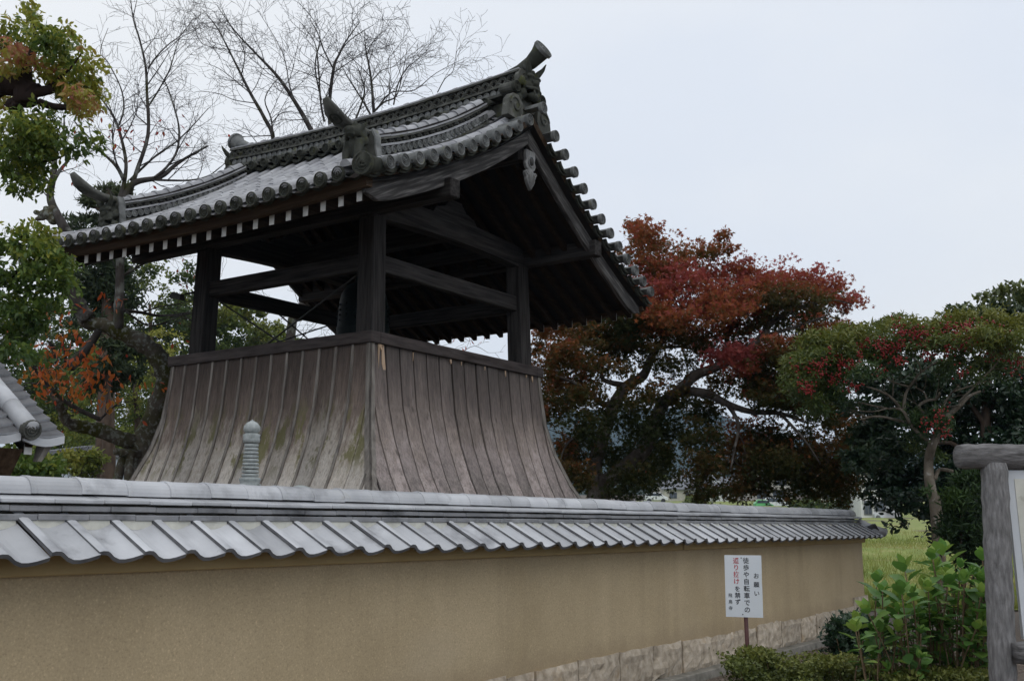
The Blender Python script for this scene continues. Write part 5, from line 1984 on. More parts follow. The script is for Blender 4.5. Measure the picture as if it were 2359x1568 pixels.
for x, y, r_ in [(rg.uniform(150, 1560), rg.uniform(0, 1), rg.uniform(14, 26)) for _ in range(40)] + list(((660, 530, 40), (690, 510, 30), (880, 395, 40), (900, 420, 30), (960, 430, 40), (1040, 500, 45), (1060, 515, 25), (1100, 370, 40), (1070, 380, 30), (1180, 420, 50), (1140, 440, 30), (1240, 370, 40), (1300, 350, 40), (1310, 460, 40), (1280, 480, 30), (1340, 545, 30), (460, 720, 35), (500, 750, 25),
                  (210, 630, 45), (240, 610, 30), (120, 630, 30), (290, 590, 30), (440, 600, 35), (530, 590, 30), (630, 650, 30), (1030, 935, 50), (970, 995, 35), (1065, 1045, 25), (350, 700, 30), (140, 730, 25), (950, 500, 30), (760, 350, 30), (1420, 400, 40), (1440, 490, 40), (1380, 420, 30), (1510, 600, 50), (1540, 590, 40), (1165, 655, 30), (770, 575, 25), (1110, 480, 30))):
    if y <= 1:
        y = float(np.interp(x, [150, 500, 900, 1300, 1560], [560, 430, 370, 340, 380])) + 230 * y
    c_ = at(*fh(x, y), D - .62 + rg.uniform(-.25, .15))
    for _ in range(int(r_ * .7)):
        q.ball(c_ + Vector((rg.gauss(0, 1), rg.gauss(0, 1), rg.gauss(0, 1))) * (r_ * .36107 * D / 2500 * .80), .0125, None, 5, 4)
o = q.build('berries', T['berry'], ho, True)
o['kind'] = 'stuff'

T['darkleaf'] = leafmat('dark_evergreen_leaf', [(0, (.010, .028, .014)), (.4, (.022, .050, .020)), (.75, (.06, .09, .03)), (1, (.14, .16, .04))], .18, .36, .5)
D = 17.4
dk = thing('dark_evergreen', 'large dense dark green evergreen behind the berry tree', 'evergreen tree', ground_at(2300, 1300, D))
rn = np.random.default_rng(70)
rg = random.Random(70)
tops = []
for pts, r0, r1 in (([(1330, 2000), (1330, 1500), (1320, 1100), (1340, 700), (1380, 400)], .14, .04), ([(1320, 1300), (1100, 1100), (850, 1150)], .06, .02), ([(1330, 1000), (1150, 750), (1000, 600)], .05, .02), ([(1330, 900), (1550, 600), (1700, 400)], .05, .02)):
    w = [at(*fh(x, y), D) for x, y in pts]
    if pts[0][1] == 2000:
        w[0] = ground_at(*fh(1330, 2000), D)
    limb('trunk' if pts[0][1] == 2000 else 'limb', w, r0, r1, T['brownbark'], dk, 8, .05, rg)
dl = [(1200, 240, 110, 50, .8, .6), (1320, 200, 110, 50, .85, .6), (1440, 160, 110, 50, .85, .7), (1540, 170, 90, 60, .85, .7), (1100, 290, 80, 40, .8, .6), (1250, 300, 120, 50, .7), (1400, 270, 130, 60, .6), (1520, 290, 100, 80, .55), (1620, 250, 120, 100, .6),
      (780, 640, 150, 80, .4, .8), (950, 700, 160, 90, .4, .9), (1100, 740, 150, 90, .35), (1250, 800, 160, 100, .35), (1400, 780, 160, 110, .4), (1540, 800, 120, 130, .35), (1650, 600, 120, 200, .4), (780, 820, 120, 80, .35, .8), (920, 880, 150, 80, .35), (1150, 950, 170, 100, .3), (1350, 950, 170, 110, .3), (1520, 980, 140, 120, .3),
      (600, 1000, 130, 70, .45), (720, 980, 130, 70, .4), (540, 1080, 120, 70, .45), (660, 1090, 140, 80, .4), (480, 1170, 100, 60, .45), (600, 1190, 140, 80, .4), (760, 1150, 140, 90, .3), (880, 1240, 140, 100, .2), (560, 1265, 90, 40, .4, .7), (680, 1320, 130, 90, .3), (800, 1370, 140, 100, .2), (700, 1440, 120, 80, .2), (850, 1480, 120, 90, .15),
      (1080, 1150, 140, 110, .2), (1200, 1150, 160, 120, .15), (1130, 1320, 150, 120, .12), (1250, 1350, 150, 130, .12), (1000, 1380, 120, 120, .12), (1400, 1150, 160, 150, .2), (1400, 1350, 160, 150, .15), (1560, 1200, 150, 200, .2), (1200, 1500, 150, 120, .12), (780, 1540, 60, 50, .2, .6), (1050, 1550, 120, 90, .12), (740, 1620, 50, 40, .2, .5), (1150, 1680, 140, 120, .1), (1300, 1650, 150, 150, .1)]
dl += [(620, 760, 120, 70, .35), (760, 720, 120, 70, .35), (880, 800, 120, 70, .3), (620, 880, 110, 60, .3), (820, 900, 110, 60, .25), (980, 860, 110, 70, .3), (700, 600, 120, 60, .35), (500, 860, 90, 60, .35), (900, 620, 120, 60, .35), (1050, 620, 110, 60, .35), (560, 700, 90, 60, .35)]
dl += [(x, y, 170, 150, .35, .5) for x in (1750, 1950, 2150, 2350) for y in (250, 500, 750, 1000, 1250, 1500)]  # unseen crown added beyond the view to shade the wall end
P_, H_ = pads(rn, dl, fh, .36107, D, .6, 46000)
n_ = len(P_)
hang('crown', leaf_mesh('crown', T['darkleaf'], P_, rn.uniform(.075, .13, n_), 'oval', H_, rn, .5, T_=unit(rn.normal(size=(n_, 3)) * .8 + np.array([0, 0, .15]))), dk)

# needle-leaved shrub beside the pale trunk
T['needleleaf'] = leafmat('needle_leaf', [(0, (.008, .022, .008)), (.6, (.03, .06, .015)), (1, (.06, .11, .02))], .2, .5, .3)
D = 13.2
nd = thing('needle_shrub', 'dark green needle leaved shrub right of the pale berry tree trunk', 'conifer shrub', ground_at(2215, 1300, D))
rn = np.random.default_rng(71)
limb('trunk', [ground_at(2215, 1300, D), at(2215, 1250, D), at(2220, 1100, D)], .04, .01, T['brownbark'], nd, 6)
nl = [(1180, 1330, 70, 60, .5), (1120, 1450, 70, 60, .8), (1180, 1470, 60, 60, .6), (1230, 1410, 70, 80, .4), (1200, 1560, 90, 70, .4), (1100, 1560, 60, 50, .4), (1260, 1300, 50, 60, .5), (1150, 1660, 100, 80, .3), (1250, 1680, 80, 90, .3), (1150, 1800, 110, 90, .2), (1250, 1850, 90, 100, .2), (930, 1400, 30, 30, .7, .6), (1080, 1680, 60, 60, .3)]
P_, H_ = pads(rn, nl, fh, .36107, D, .12, 5200)
n_ = len(P_)
hang('crown', leaf_mesh('crown', T['needleleaf'], P_, rn.uniform(.06, .12, n_), 'slim', H_, rn, .2, T_=unit(rn.normal(size=(n_, 3)) + np.array([0, 0, .5]))), nd)

# ================================================================== hydrangeas and azaleas in the bed
T['hydleaf'] = leafmat('hydrangea_leaf', [(0, (.04, .10, .026)), (.4, (.085, .19, .04)), (.75, (.155, .30, .055)), (1, (.30, .40, .08))], .35, .42, .45)
T['stem'] = mat('brown_stem', [(.3, (.10, .065, .035)), (.7, (.22, .155, .09))], 12, rough=.85)
rg = random.Random(55)
rn = np.random.default_rng(55)


def hydrangea(label, heads, depth, bx):
    t_ = thing('hydrangea_bush', label, 'hydrangea', ground_at(bx, 1600, depth), 'hydrangea bushes in the bed')
    Pn, Tn, Nn, Sn, Hn = [], [], [], [], []
    more = [(x + rg.gauss(0, 75), y + abs(rg.gauss(90, 80)), sz * rg.uniform(.65, .95), hue) for x, y, sz, hue in heads for _ in range(2) if rg.random() < .8]
    for x, y, sz, hue in heads + more:
        d_ = depth + rg.uniform(-.35, .35)
        tip = at(*fs_(x, y), d_)
        foot = ground_at(bx + (fs_(x, y)[0] - bx) * .45 + rg.uniform(-20, 20), 1600, depth + rg.uniform(-.2, .2))
        mid = foot.lerp(tip, .55) + Vector((rg.gauss(0, .04), rg.gauss(0, .04), .02))
        sp = smooth_path([foot, mid, tip], 4)
        q_ = MB()
        q_.tube(sp, [.008 - .004 * i / (len(sp) - 1) for i in range(len(sp))], 5)
        q_.build('stem', T['stem'], t_, True)
        ax = (tip - mid).normalized()
        u, w = perp(ax)
        pairs = [(0, .5, .8), (-.02, .85, 1.1), (-.06, 1.15, 1.25), (-.11, 1.4, 1.25), (-.19, 1.6, 1.1), (-.30, 1.7, .95), (-.42, 1.72, .95), (-.58, 1.75, .9), (-.76, 1.8, .8)]
        for lv, (dz, an, sc_) in enumerate(pairs):
            if lv > 2 and rg.random() < .15 + .06 * (lv - 3):
                continue
            a0 = lv * math.pi / 2 + rg.uniform(-.3, .3)
            for h_ in ((0, 1) if lv else (0, .5, 1, 1.5)):
                a = a0 + math.pi * h_
                an2 = an + rg.uniform(-.2, .2)
                dr = (u * math.cos(a) + w * math.sin(a)) * math.sin(an2) + ax * math.cos(an2)
                nm = (ax - dr * ax.dot(dr))
                if nm.length < .05:
                    nm = u
                nm = nm.normalized() + Vector((rg.gauss(0, .15), rg.gauss(0, .15), rg.gauss(0, .15)))
                Pn.append(tip + ax * dz * sz + dr * .015)
                Tn.append(dr)
                Nn.append(nm.normalized())
                Sn.append(.084 * sz * sc_ * rg.uniform(.85, 1.15))
                Hn.append(min(1, max(0, hue + .22 + rg.gauss(0, .20) - .06 * lv)))
    A = lambda z: np.array([tuple(p) for p in z])
    leaf_parts(t_, T['hydleaf'], A(Pn), np.array(Sn), 'hyd', np.array(Hn), rn, 0, A(Tn), A(Nn), 'leaves')


hydrangea('hydrangea with tall leafy heads rising against the field, nearest the wall end',
          [(1300, 640, 1.2, .45), (1500, 560, 1.5, .5), (1230, 860, 1.25, .75), (1440, 790, 1.1, .55), (1330, 960, 1.2, .3), (1560, 745, 1.1, .6), (1450, 990, 1.0, .9), (1340, 750, .9, .3), (1550, 880, 1.0, .4), (1280, 1010, .9, .3), (1480, 1130, .9, .5)], 7.4, 2060)
hydrangea('hydrangea in the middle of the bed with many bare brown stems',
          [(1780, 440, 1.5, .6), (1700, 470, 1.2, .55), (1650, 690, 1.2, .6), (1760, 620, 1.3, .65), (1740, 790, 1.1, .5), (1620, 950, 1.0, .5), (1700, 930, 1.0, .55), (1560, 1200, 1.0, .6), (1780, 1200, 1.3, .7), (1840, 1240, 1.1, .6), (1690, 1090, .9, .4), (1640, 820, 1.1, .5), (1830, 900, 1.0, .5)], 7.7, 2150)
hydrangea('hydrangea crowding against the log post of the notice board',
          [(1930, 640, 1.2, .5), (2010, 600, 1.2, .5), (2060, 480, 1.2, .4), (1980, 930, 1.2, .85), (1960, 790, 1.0, .5), (2050, 740, 1.1, .5), (1900, 1130, 1.1, .7), (2060, 1080, 1.0, .5), (1990, 1080, .9, .5), (2080, 900, 1.0, .4), (1860, 720, 1.0, .5), (1900, 540, .9, .4), (2080, 640, 1.0, .45), (1950, 1230, .9, .5)], 7.5, 2230)
T['azalealeaf'] = leafmat('azalea_leaf', [(0, (.035, .048, .016)), (.4, (.095, .12, .028)), (.75, (.19, .205, .045)), (1, (.30, .27, .07))], .25, .5, .3)
T['azdark'] = leafmat('dark_azalea_leaf', [(0, (.010, .024, .012)), (.5, (.022, .05, .024)), (1, (.05, .085, .04))], .2, .42, .45)


def mound(name, label, lst, depth, n, leaf, size, m, bx, group=None, ds=.18):
    t_ = thing(name, label, 'azalea' if group else 'shrub', ground_at(bx, 1600, depth), group)
    P_, H_ = pads(rn, lst, fs_, .31998, depth, ds, n)
    P_ = P_[P_[:, 2] > .02]
    H_ = H_[:len(P_)]
    hang('leaves', leaf_mesh('leaves', m, P_, rn.uniform(size * .7, size * 1.2, len(P_)), leaf, H_, rn, .7, T_=unit(rn.normal(size=(len(P_), 3)) + np.array([0, 0, .9]))), t_)
    q_ = MB()
    base = ground_at(bx, 1600, depth)
    for k_ in range(26):
        p = P_[rn.integers(len(P_))]
        p = Vector(p)
        f_ = base.lerp(Vector((p.x, p.y, 0)), .7)
        q_.tube([f_, f_.lerp(p, .5) + Vector((rg.gauss(0, .03), rg.gauss(0, .03), 0)), p], [.007, .005, .003], 4, False)
    q_.build('branches', T['stem'], t_)['kind'] = 'stuff'


mound('azalea_shrub', 'low yellow green azalea right behind the sign pole', [(330, 1190, 90, 40, .55), (430, 1160, 100, 36, .6), (540, 1190, 90, 40, .55), (350, 1270, 110, 60, .4), (480, 1270, 120, 60, .4), (590, 1260, 70, 60, .45), (420, 1360, 160, 60, .3), (560, 1350, 120, 60, .3), (460, 1450, 160, 60, .3)], 8.6, 6500, 'dia', .034, T['azalealeaf'], 1830, 'azaleas along the bed')
mound('azalea_shrub', 'wide low yellow green azalea in front of the dark round shrub', [(760, 1260, 120, 40, .55), (880, 1220, 110, 40, .6), (1000, 1230, 120, 40, .6), (1120, 1230, 110, 44, .6), (1230, 1250, 110, 44, .55), (1330, 1300, 100, 44, .55), (720, 1330, 120, 50, .45), (880, 1320, 140, 60, .4), (1040, 1320, 140, 60, .4), (1200, 1330, 140, 60, .4), (1350, 1360, 120, 50, .4), (900, 1420, 200, 50, .3), (1200, 1430, 200, 50, .3)], 8.1, 10500, 'dia', .032, T['azalealeaf'], 2010, 'azaleas along the bed')
mound('azalea_shrub', 'low azalea at the foot of the hydrangeas and log post', [(1460, 1320, 110, 30, .55), (1580, 1310, 110, 30, .6), (1700, 1330, 110, 30, .55), (1830, 1320, 110, 30, .6), (1950, 1310, 110, 34, .6), (2060, 1310, 100, 36, .55), (1500, 1390, 160, 40, .4), (1700, 1390, 160, 40, .4), (1900, 1390, 160, 40, .4), (2080, 1390, 120, 40, .4)], 7.3, 6500, 'dia', .030, T['azalealeaf'], 2170, 'azaleas along the bed')
mound('round_shrub', 'dark green dense round shrub at the corner end of the wall', [(1080, 950, 70, 40, .55), (1160, 930, 80, 40, .55), (1240, 960, 80, 50, .5), (1060, 1020, 90, 50, .5), (1180, 1020, 100, 60, .4), (1300, 1050, 90, 60, .4), (1020, 1090, 70, 50, .5), (1120, 1100, 110, 60, .35), (1250, 1130, 110, 60, .3), (1350, 1120, 80, 60, .3), (1100, 1170, 120, 50, .3), (1250, 1190, 120, 50, .25)], 9.0, 8000, 'dia', .045, T['azdark'], 2070)
# grass in the field that shows past the wall end
rn = np.random.default_rng(90)
n_ = 26000
fw_ = 20.6 + 24 * rn.random(n_) ** 1.6
rt_ = fw_ * rn.uniform(.26, .46, n_)
P_ = np.array([tuple(plan(a, b_, gz(a) + .02)) for a, b_ in zip(fw_, rt_)])
T['grassblade'] = leafmat('grass_blade', [(0, (.11, .15, .03)), (.5, (.25, .28, .06)), (.8, (.38, .34, .12)), (1, (.48, .40, .20))], .35, .7, .2)
row = np.sin(fw_ * 2.1) * .5 + .5
band = np.interp(fw_, [20, 24, 26, 27.4, 28.5, 33, 34.5, 37, 41, 43, 46], [.5, .35, .8, .05, .4, .45, .75, .3, .35, .7, .85])
o = link(bpy.data.objects.new('grass', leaf_mesh('grass', T['grassblade'], P_, rn.uniform(.08, .24, n_), 'needle', np.clip(band + rn.normal(size=n_) * .16, 0, 1), rn, 0, T_=unit(rn.normal(size=(n_, 3)) * .35 + np.array([0, 0, 1.])), N_=unit(rn.normal(size=(n_, 3)) * np.array([1, 1, .1])))))
tag(o, 'yellow green stubble and grass of the field past the wall end', 'grass', kind='stuff')

# ================================================================== wooded slope and far things on the left
T['bambooleaf'] = leafmat('bamboo_leaf', [(0, (.024, .046, .017)), (.4, (.085, .12, .03)), (.7, (.18, .21, .042)), (1, (.29, .28, .055))], .3, .6, .2)
T['pineleaf'] = leafmat('pine_needle', [(0, (.020, .036, .018)), (.5, (.050, .070, .03)), (1, (.12, .13, .06))], .15, .6, .2)
rn = np.random.default_rng(200)
rg = random.Random(200)
back = [
    ('rounded dark green tree rising highest behind the old cherry', 345, 700, 110, 120, 46, .32), ('yellow green tree low behind the orange leaves', 310, 880, 110, 150, 34, .62), ('olive tree behind the left tower post', 420, 790, 90, 110, 50, .42), ('deep green tree seen left of the orange leaves', 120, 900, 110, 140, 40, .3),
    ('bright bamboo clump filling the gap between two tower posts', 550, 775, 80, 90, 55, .55), ('dark bamboo right behind the left tower post', 500, 800, 60, 90, 52, .35), ('bamboo showing over the rail beside the middle post', 640, 805, 80, 60, 57, .6), ('olive bamboo low along the rail', 720, 835, 90, 50, 60, .62),
    ('mossy green tree behind the mossy trunk', 240, 960, 110, 140, 42, .4), ('dark tree over the small tiled roof', 70, 800, 110, 120, 44, .3), ('green bush tree behind the pale shed', 200, 1050, 120, 80, 38, .5), ('small dark tree between cherry limbs', 225, 770, 70, 90, 48, .22)]
for lab, x, y, rx, ry, dp, hue in back:
    t_ = thing('background_tree', lab, 'tree', ground_at(x, 1212, dp), 'trees on the slope behind the temple')
    g0 = Vector(W[t_])
    c_ = at(x, y, dp)
    limb('trunk', [g0, g0.lerp(c_, .5) + Vector((.2, 0, 0)), c_], .22, .06, T['brownbark'], t_, 7)
    lst = []
    for _ in range(26):
        a, r_ = rn.uniform(0, 6.283), rn.uniform(.1, 1) ** .6
        lst.append((x + math.cos(a) * r_ * rx, y + math.sin(a) * r_ * ry, rx * rn.uniform(.22, .42), ry * rn.uniform(.16, .3), float(np.clip(hue + rn.normal() * .13 - math.sin(a) * r_ * .14, 0.05, .95))))
    for _ in range(8):
        lst.append((x + rn.normal() * rx * .5, y + ry * rn.uniform(.6, 1.5), rx * .5, ry * .4, float(np.clip(hue - .1, .05, 1))))
    P_, H_ = pads(rn, lst, fid, 1.0, dp, .8, 11000)
    n_ = len(P_)
    hang('crown', leaf_mesh('crown', T['bambooleaf'], P_, rn.uniform(.10, .22, n_) * dp / 48, 'dia', H_, rn, .5), t_)
# pine behind the far roof corner
D = 27.0
pn = thing('pine_tree', 'dark pine with needle tufts showing above and below the far roof corner', 'pine tree', ground_at(240, 1212, D))
limb('trunk', [ground_at(240, 1212, D), at(245, 900, D), at(248, 640, D), at(250, 430, D)], .28, .06, T['brownbark'], pn, 8)
lst = [(235, 460, 40, 18, .6), (255, 440, 40, 14, .7), (205, 470, 24, 14, .6), (225, 510, 50, 22, .4), (190, 540, 36, 24, .3), (250, 560, 60, 24, .4), (210, 640, 44, 26, .35), (260, 660, 50, 24, .35), (225, 690, 50, 24, .35), (190, 670, 30, 24, .3), (270, 630, 36, 22, .3), (285, 700, 34, 18, .3), (215, 730, 40, 20, .3), (250, 600, 60, 24, .3)]
for x, y, rx, ry, h_ in lst[2::2]:
    limb('limb', [at(248, y + 25, D), at((x + 248) / 2, y + 12, D), at(x, y, D)], .05, .02, T['brownbark'], pn, 5)
P_, H_ = pads(rn, lst, fid, 1.0, D, .5, 7000)
n_ = len(P_)
hang('crown', leaf_mesh('crown', T['pineleaf'], P_, rn.uniform(.14, .26, n_), 'slim', H_, rn, .1, T_=unit(rn.normal(size=(n_, 3)) + np.array([0, 0, .8]))), pn)
# bare brown trunk and low shrubs behind the wall at left
t_ = thing('brown_trunk_tree', 'straight brown tree trunk standing beyond the mossy cherry limb', 'tree', ground_at(*f5(750, 1400), 22))
w = [ground_at(*f5(750, 1400), 22), at(*f5(755, 1320), 22), at(*f5(752, 1000), 22), at(*f5(745, 800), 22), at(*f5(752, 480), 22)]
limb('trunk', w, .17, .05, T['brownbark'], t_, 12)
P_, H_ = pads(rn, [(750 + rn.normal() * 90, 520 + rn.normal() * 110, 100, 70, .3) for _ in range(10)], f5, .3309, 22, .6, 2600)
hang('crown', leaf_mesh('crown', T['pineleaf'], P_, rn.uniform(.14, .24, len(P_)), 'slim', H_, rn, .3), t_)
for lab, lst, dp, n_, m_, sz in (('leafy dark shrub right behind the wall under the small roof', [(110, 1180, 130, 60, .3), (230, 1220, 130, 60, .35), (330, 1230, 90, 60, .3), (60, 1260, 120, 80, .2), (200, 1290, 150, 70, .2), (320, 1290, 90, 60, .25)], 9.5, 2600, 'camphorleaf', .07),
                                 ('pale twiggy shrub between the shed and the brown trunk', [(470, 1230, 90, 60, .8), (560, 1180, 110, 60, .75), (600, 1260, 110, 60, .7), (480, 1180, 60, 40, .9), (650, 1190, 60, 60, .6)], 20, 1500, 'bambooleaf', .11)):
    t_ = thing('shrub', lab, 'shrub', ground_at(*f5(lst[1][0], 1400), dp), 'shrubs behind the wall')
    P_, H_ = pads(rn, lst, f5, .3309, dp, .3, n_)
    hang('crown', leaf_mesh('crown', T[m_], P_, rn.uniform(sz * .7, sz * 1.3, len(P_)), 'oval', H_, rn, .5), t_)
    out = []
    for _ in range(14):
        p = Vector(P_[rn.integers(len(P_))])
        b_ = Vector(W[t_]) + RT * rg.uniform(-.5, .5)
        out.append(([b_, b_.lerp(p, .6) + Vector((rg.gauss(0, .1), rg.gauss(0, .1), 0)), p], [.02, .012, .005]))
        sprout(rg, out[-1][0], out[-1][1], .25, .6, 2, .7, .04, out, .3, .5, .15, .004) if dp > 15 else None
    twigs_obj(out, T['twig'], t_, 4)

# ================================================================== small things
T['stoneg'] = mat('blue_grey_granite', [(.3, (.24, .265, .26)), (.7, (.44, .465, .455))], 22, rough=.85, bump=.4, bscale=70, spots=[((.10, .105, .09), 9, .6, .75)])
fx, fy = 6.235, 6.80
sp_ = thing('stone_pagoda', 'small grey stone pagoda whose ringed finial rises above the wall', 'stone pagoda', (fx, fy, 0))
zt = 2.424
pr = [(.0, zt), (.012, zt - .012), (.045, zt - .03), (.067, zt - .06), (.07, zt - .085), (.06, zt - .105), (.05, zt - .115)]
MB().lathe(pr[::-1], 20, Matrix.Translation((fx, fy, 0))).build('jewel', T['stoneg'], sp_, True)
q = MB()
q.lathe([(.05, zt - .20), (.066, zt - .19), (.07, zt - .165), (.066, zt - .15), (.072, zt - .128), (.05, zt - .116)], 16, Matrix.Translation((fx, fy, 0)))
q.build('lotus_collar', T['stoneg'], sp_, True)
z = zt - .20
for k in range(9):
    r_ = .056 + .0016 * k
    MB().lathe([(.038, z - .030), (r_, z - .027), (r_ + .003, z - .016), (r_, z - .006), (.038, z)], 18, Matrix.Translation((fx, fy, 0))).build('ring', T['stoneg'], sp_)
    z -= .0305
MB().lathe([(.07, z - .10), (.088, z - .085), (.09, z - .06), (.074, z - .05), (.086, z - .03), (.09, z - .012), (.06, z)], 18, Matrix.Translation((fx, fy, 0))).build('lotus_base', T['stoneg'], sp_, True)
z -= .10
MB().box((fx - .13, fy - .13, z - .09), (fx + .13, fy + .13, z)).build('dew_basin', T['stoneg'], sp_, bevel=.02)
z -= .09
for k in range(4):
    w_ = .26 + .05 * k
    q = MB()
    q.hexa([(fx - w_, fy - w_, z - .10), (fx + w_, fy - w_, z - .10), (fx + w_, fy + w_, z - .10), (fx - w_, fy + w_, z - .10), (fx - w_ * .5, fy - w_ * .5, z), (fx + w_ * .5, fy - w_ * .5, z), (fx + w_ * .5, fy + w_ * .5, z), (fx - w_ * .5, fy + w_ * .5, z)])
    q.build('stone_roof', T['stoneg'], sp_)
    h_ = .14 if k < 3 else z - .10
    MB().box((fx - w_ * .55, fy - w_ * .55, z - .10 - h_), (fx + w_ * .55, fy + w_ * .55, z - .10)).build('stone_body', T['stoneg'], sp_)
    z -= .10 + h_
# pale round stone top peeping over the wall beside it
p = at(692, 1117, 8.9)
st = thing('stone_lantern', 'pale stone lantern top peeping just over the wall cap', 'stone lantern', (p.x, p.y, 0))
MB().lathe([(.14, p.z - .10), (.16, p.z - .06), (.09, p.z - .02), (.02, p.z)], 16, Matrix.Translation((p.x, p.y, 0))).build('cap_stone', T['stoneg'], st, True)
MB().lathe([(.14, -.02), (.12, .1), (.08, .2), (.075, p.z - .35), (.11, p.z - .3), (.11, p.z - .1)], 12, Matrix.Translation((p.x, p.y, 0))).build('shaft', T['stoneg'], st)

# ---- notice on a pole
T['signwhite'] = mat('white_enamel', [(.3, (.66, .70, .74)), (.7, (.74, .77, .80))], 3, rough=.45, spots=[((.50, .46, .40), 5, .62, .80)])
T['ink'] = mat('black_ink', [(.3, (.015, .015, .018)), (.7, (.03, .03, .035))], 5, rough=.6)
T['inkgrey'] = mat('grey_ink', [(.3, (.07, .08, .085)), (.7, (.12, .13, .135))], 5, rough=.6)
T['inkred'] = mat('red_ink', [(.3, (.42, .02, .03)), (.7, (.52, .04, .045))], 5, rough=.6)
T['rust'] = mat('brown_painted_pole', [(.3, (.07, .028, .026)), (.7, (.13, .055, .05))], 12, rough=.55)
sd_ = 9.0
cs = at(1713, 1349, sd_)
sg = thing('notice_sign', 'small white sign with black and red Japanese writing on a brown pole', 'sign', (cs.x, cs.y, 0))
face = (RT * math.cos(R(22)) + FW * -math.sin(R(22))).normalized()        # board's own right-hand direction
nrm = Vector((face.y, -face.x, 0))
if nrm.dot(FW) > 0:
    nrm = -nrm
tilt = Vector((.0, .0, 1.0)) + RT * .006
up_ = (tilt - face * tilt.dot(face) * .0).normalized()
BWd, BH = .297, .490
q = MB()
c0 = cs
q.hexa([c0 + face * a * BWd / 2 + up_ * b_ * BH / 2 + nrm * c_ for c_ in (-.004, .004) for a, b_ in ((-1, -1), (1, -1), (1, 1), (-1, 1))])
q.f = [tuple(g) for g in q.f]
board_o = q.build('board', T['signwhite'], sg)
top = cs + up_ * .15 - nrm * .022
q = MB()
q.tube([Vector((top.x + up_.x * -1.2, top.y, -.2)) + (-RT * -.02), top], .017, 10)
q.build('pole', T['rust'], sg, True)
for v_ in (.455, -.455):
    MB().ball(cs + up_ * BH * v_ + face * -.012 + nrm * .005, .005, None, 6, 4).build('bolt', T['ink'], sg)
fnt = None


def glyphs(txt, u, v_, size, m, name, step=1.0):
    for k_, ch_ in enumerate(txt):
        cu = bpy.data.curves.new('glyph', 'FONT')
        cu.body = ch_
        cu.size = size * 1.08
        cu.align_x = 'CENTER'
        cu.extrude = .0004
        cu.offset = size * .012
        tmp = bpy.data.objects.new('glyph', cu)
        COL.objects.link(tmp)
        dg = bpy.context.evaluated_depsgraph_get()
        me = bpy.data.meshes.new_from_object(tmp.evaluated_get(dg))
        bpy.data.objects.remove(tmp)
        me.materials.clear()
        me.materials.append(m)
        o_ = bpy.data.objects.new(name, me)
        link(o_, board_o)
        pos = cs + face * (u * BWd) + up_ * ((v_ * BH) - size * step * k_ - size * .8) + nrm * .0052
        Mx = Matrix((face, up_, nrm)).transposed().to_4x4()
        o_.matrix_local = Matrix.Translation(-W[board_o]) @ Matrix.Translation(pos) @ Mx


bx_, by_ = 510., 860.        # lettering laid out from the board's own corner
glyphs('お願い', .352, .5 - 255 / by_, .043, T['ink'], 'character', 1.60)
glyphs('徒歩や自転車での', .085, .5 - 42 / by_, .0465, T['ink'], 'character', 1.19)
glyphs('通り抜け', -.185, .5 - 45 / by_, .0465, T['inkred'], 'red_character', 1.17)
glyphs('を禁ず', -.165, .5 - 438 / by_, .044, T['ink'], 'character', 1.17)
glyphs('飛鳥寺', -.365, .5 - 540 / by_, .031, T['inkgrey'], 'grey_character', 1.62)

# ---- map board with a frame of imitation logs
T['log'] = mat('imitation_log', [(.25, (.10, .096, .094)), (.5, (.21, .203, .20)), (.75, (.33, .322, .318))], 55, (1, 1, .22), .85, .9, 70, (1, 1, .2), .03, bdist=.02)
T['logx'] = mat('imitation_log_bar', [(.25, (.06, .056, .055)), (.5, (.15, .143, .14)), (.75, (.26, .25, .247))], 30, (.3, .3, 1.6), .85, 1.0, 34, (.25, .25, 1.6), .03, bdist=.025)
T['metal'] = mat('grey_board_edge', [(.3, (.52, .54, .56)), (.7, (.62, .64, .66))], 5, rough=.4)
T['stain'] = mat('stained_board', [(.3, (.50, .49, .42)), (.7, (.66, .65, .58))], 6, rough=.6, spots=[((.25, .24, .17), 9, .58, .7)])
d0 = 6.3
pt = at(2291, 1080, d0)
bd = thing('map_board', 'notice board in a frame of grey imitation logs at the right edge', 'notice board', (pt.x, pt.y, 0))
rr_ = .075
lean = RT * -.022
zt = at(2291, 1066, d0).z


def log(name, p, q_, r_, m, n=18):
    b_ = MB()
    L = (q_ - p).length
    k_ = max(6, int(L / .05))
    rs_ = [r_ * (1 + .035 * math.sin(i * 2.3) + .02 * math.sin(i * 5.1)) for i in range(k_ + 1)]
    rs_[0] *= .9
    rs_[-1] *= .9
    b_.tube([p.lerp(q_, i / k_) for i in range(k_ + 1)], rs_, n)
    return b_.build(name, m, bd, True)


ft = Vector((pt.x, pt.y, 0)) - RT * .065
log('post', ft - Vector((0, 0, .1)), Vector((pt.x, pt.y, zt)), rr_, T['log'])
dirb = (RT + FW * .10).normalized()
a = at(2208, 1051, d0 - .0)
log('top_bar', a, a + dirb * 2.6, .074, T['logx'])
log('post', ft + dirb * 2.1 - Vector((0, 0, .1)), Vector((pt.x, pt.y, zt)) + dirb * 2.1, rr_, T['log'])
a = at(2345, 1503, d0 - .10)
log('lower_bar', a - dirb * .02, a + dirb * 2.1, .062, T['logx'])
pl0 = at(2321, 1082, d0) + FW * .02
q = MB()
zlo = at(2345, 1472, d0).z
lowoff = RT * .028
q.hexa([pl0 + lowoff + Vector((0, 0, zlo - pl0.z)), pl0 + lowoff + Vector((0, 0, zlo - pl0.z)) + dirb * 2.0, pl0 + lowoff + Vector((0, 0, zlo - pl0.z)) + dirb * 2.0 + FW * .03, pl0 + lowoff + Vector((0, 0, zlo - pl0.z)) + FW * .03,
        pl0, pl0 + dirb * 2.0, pl0 + dirb * 2.0 + FW * .03, pl0 + FW * .03])
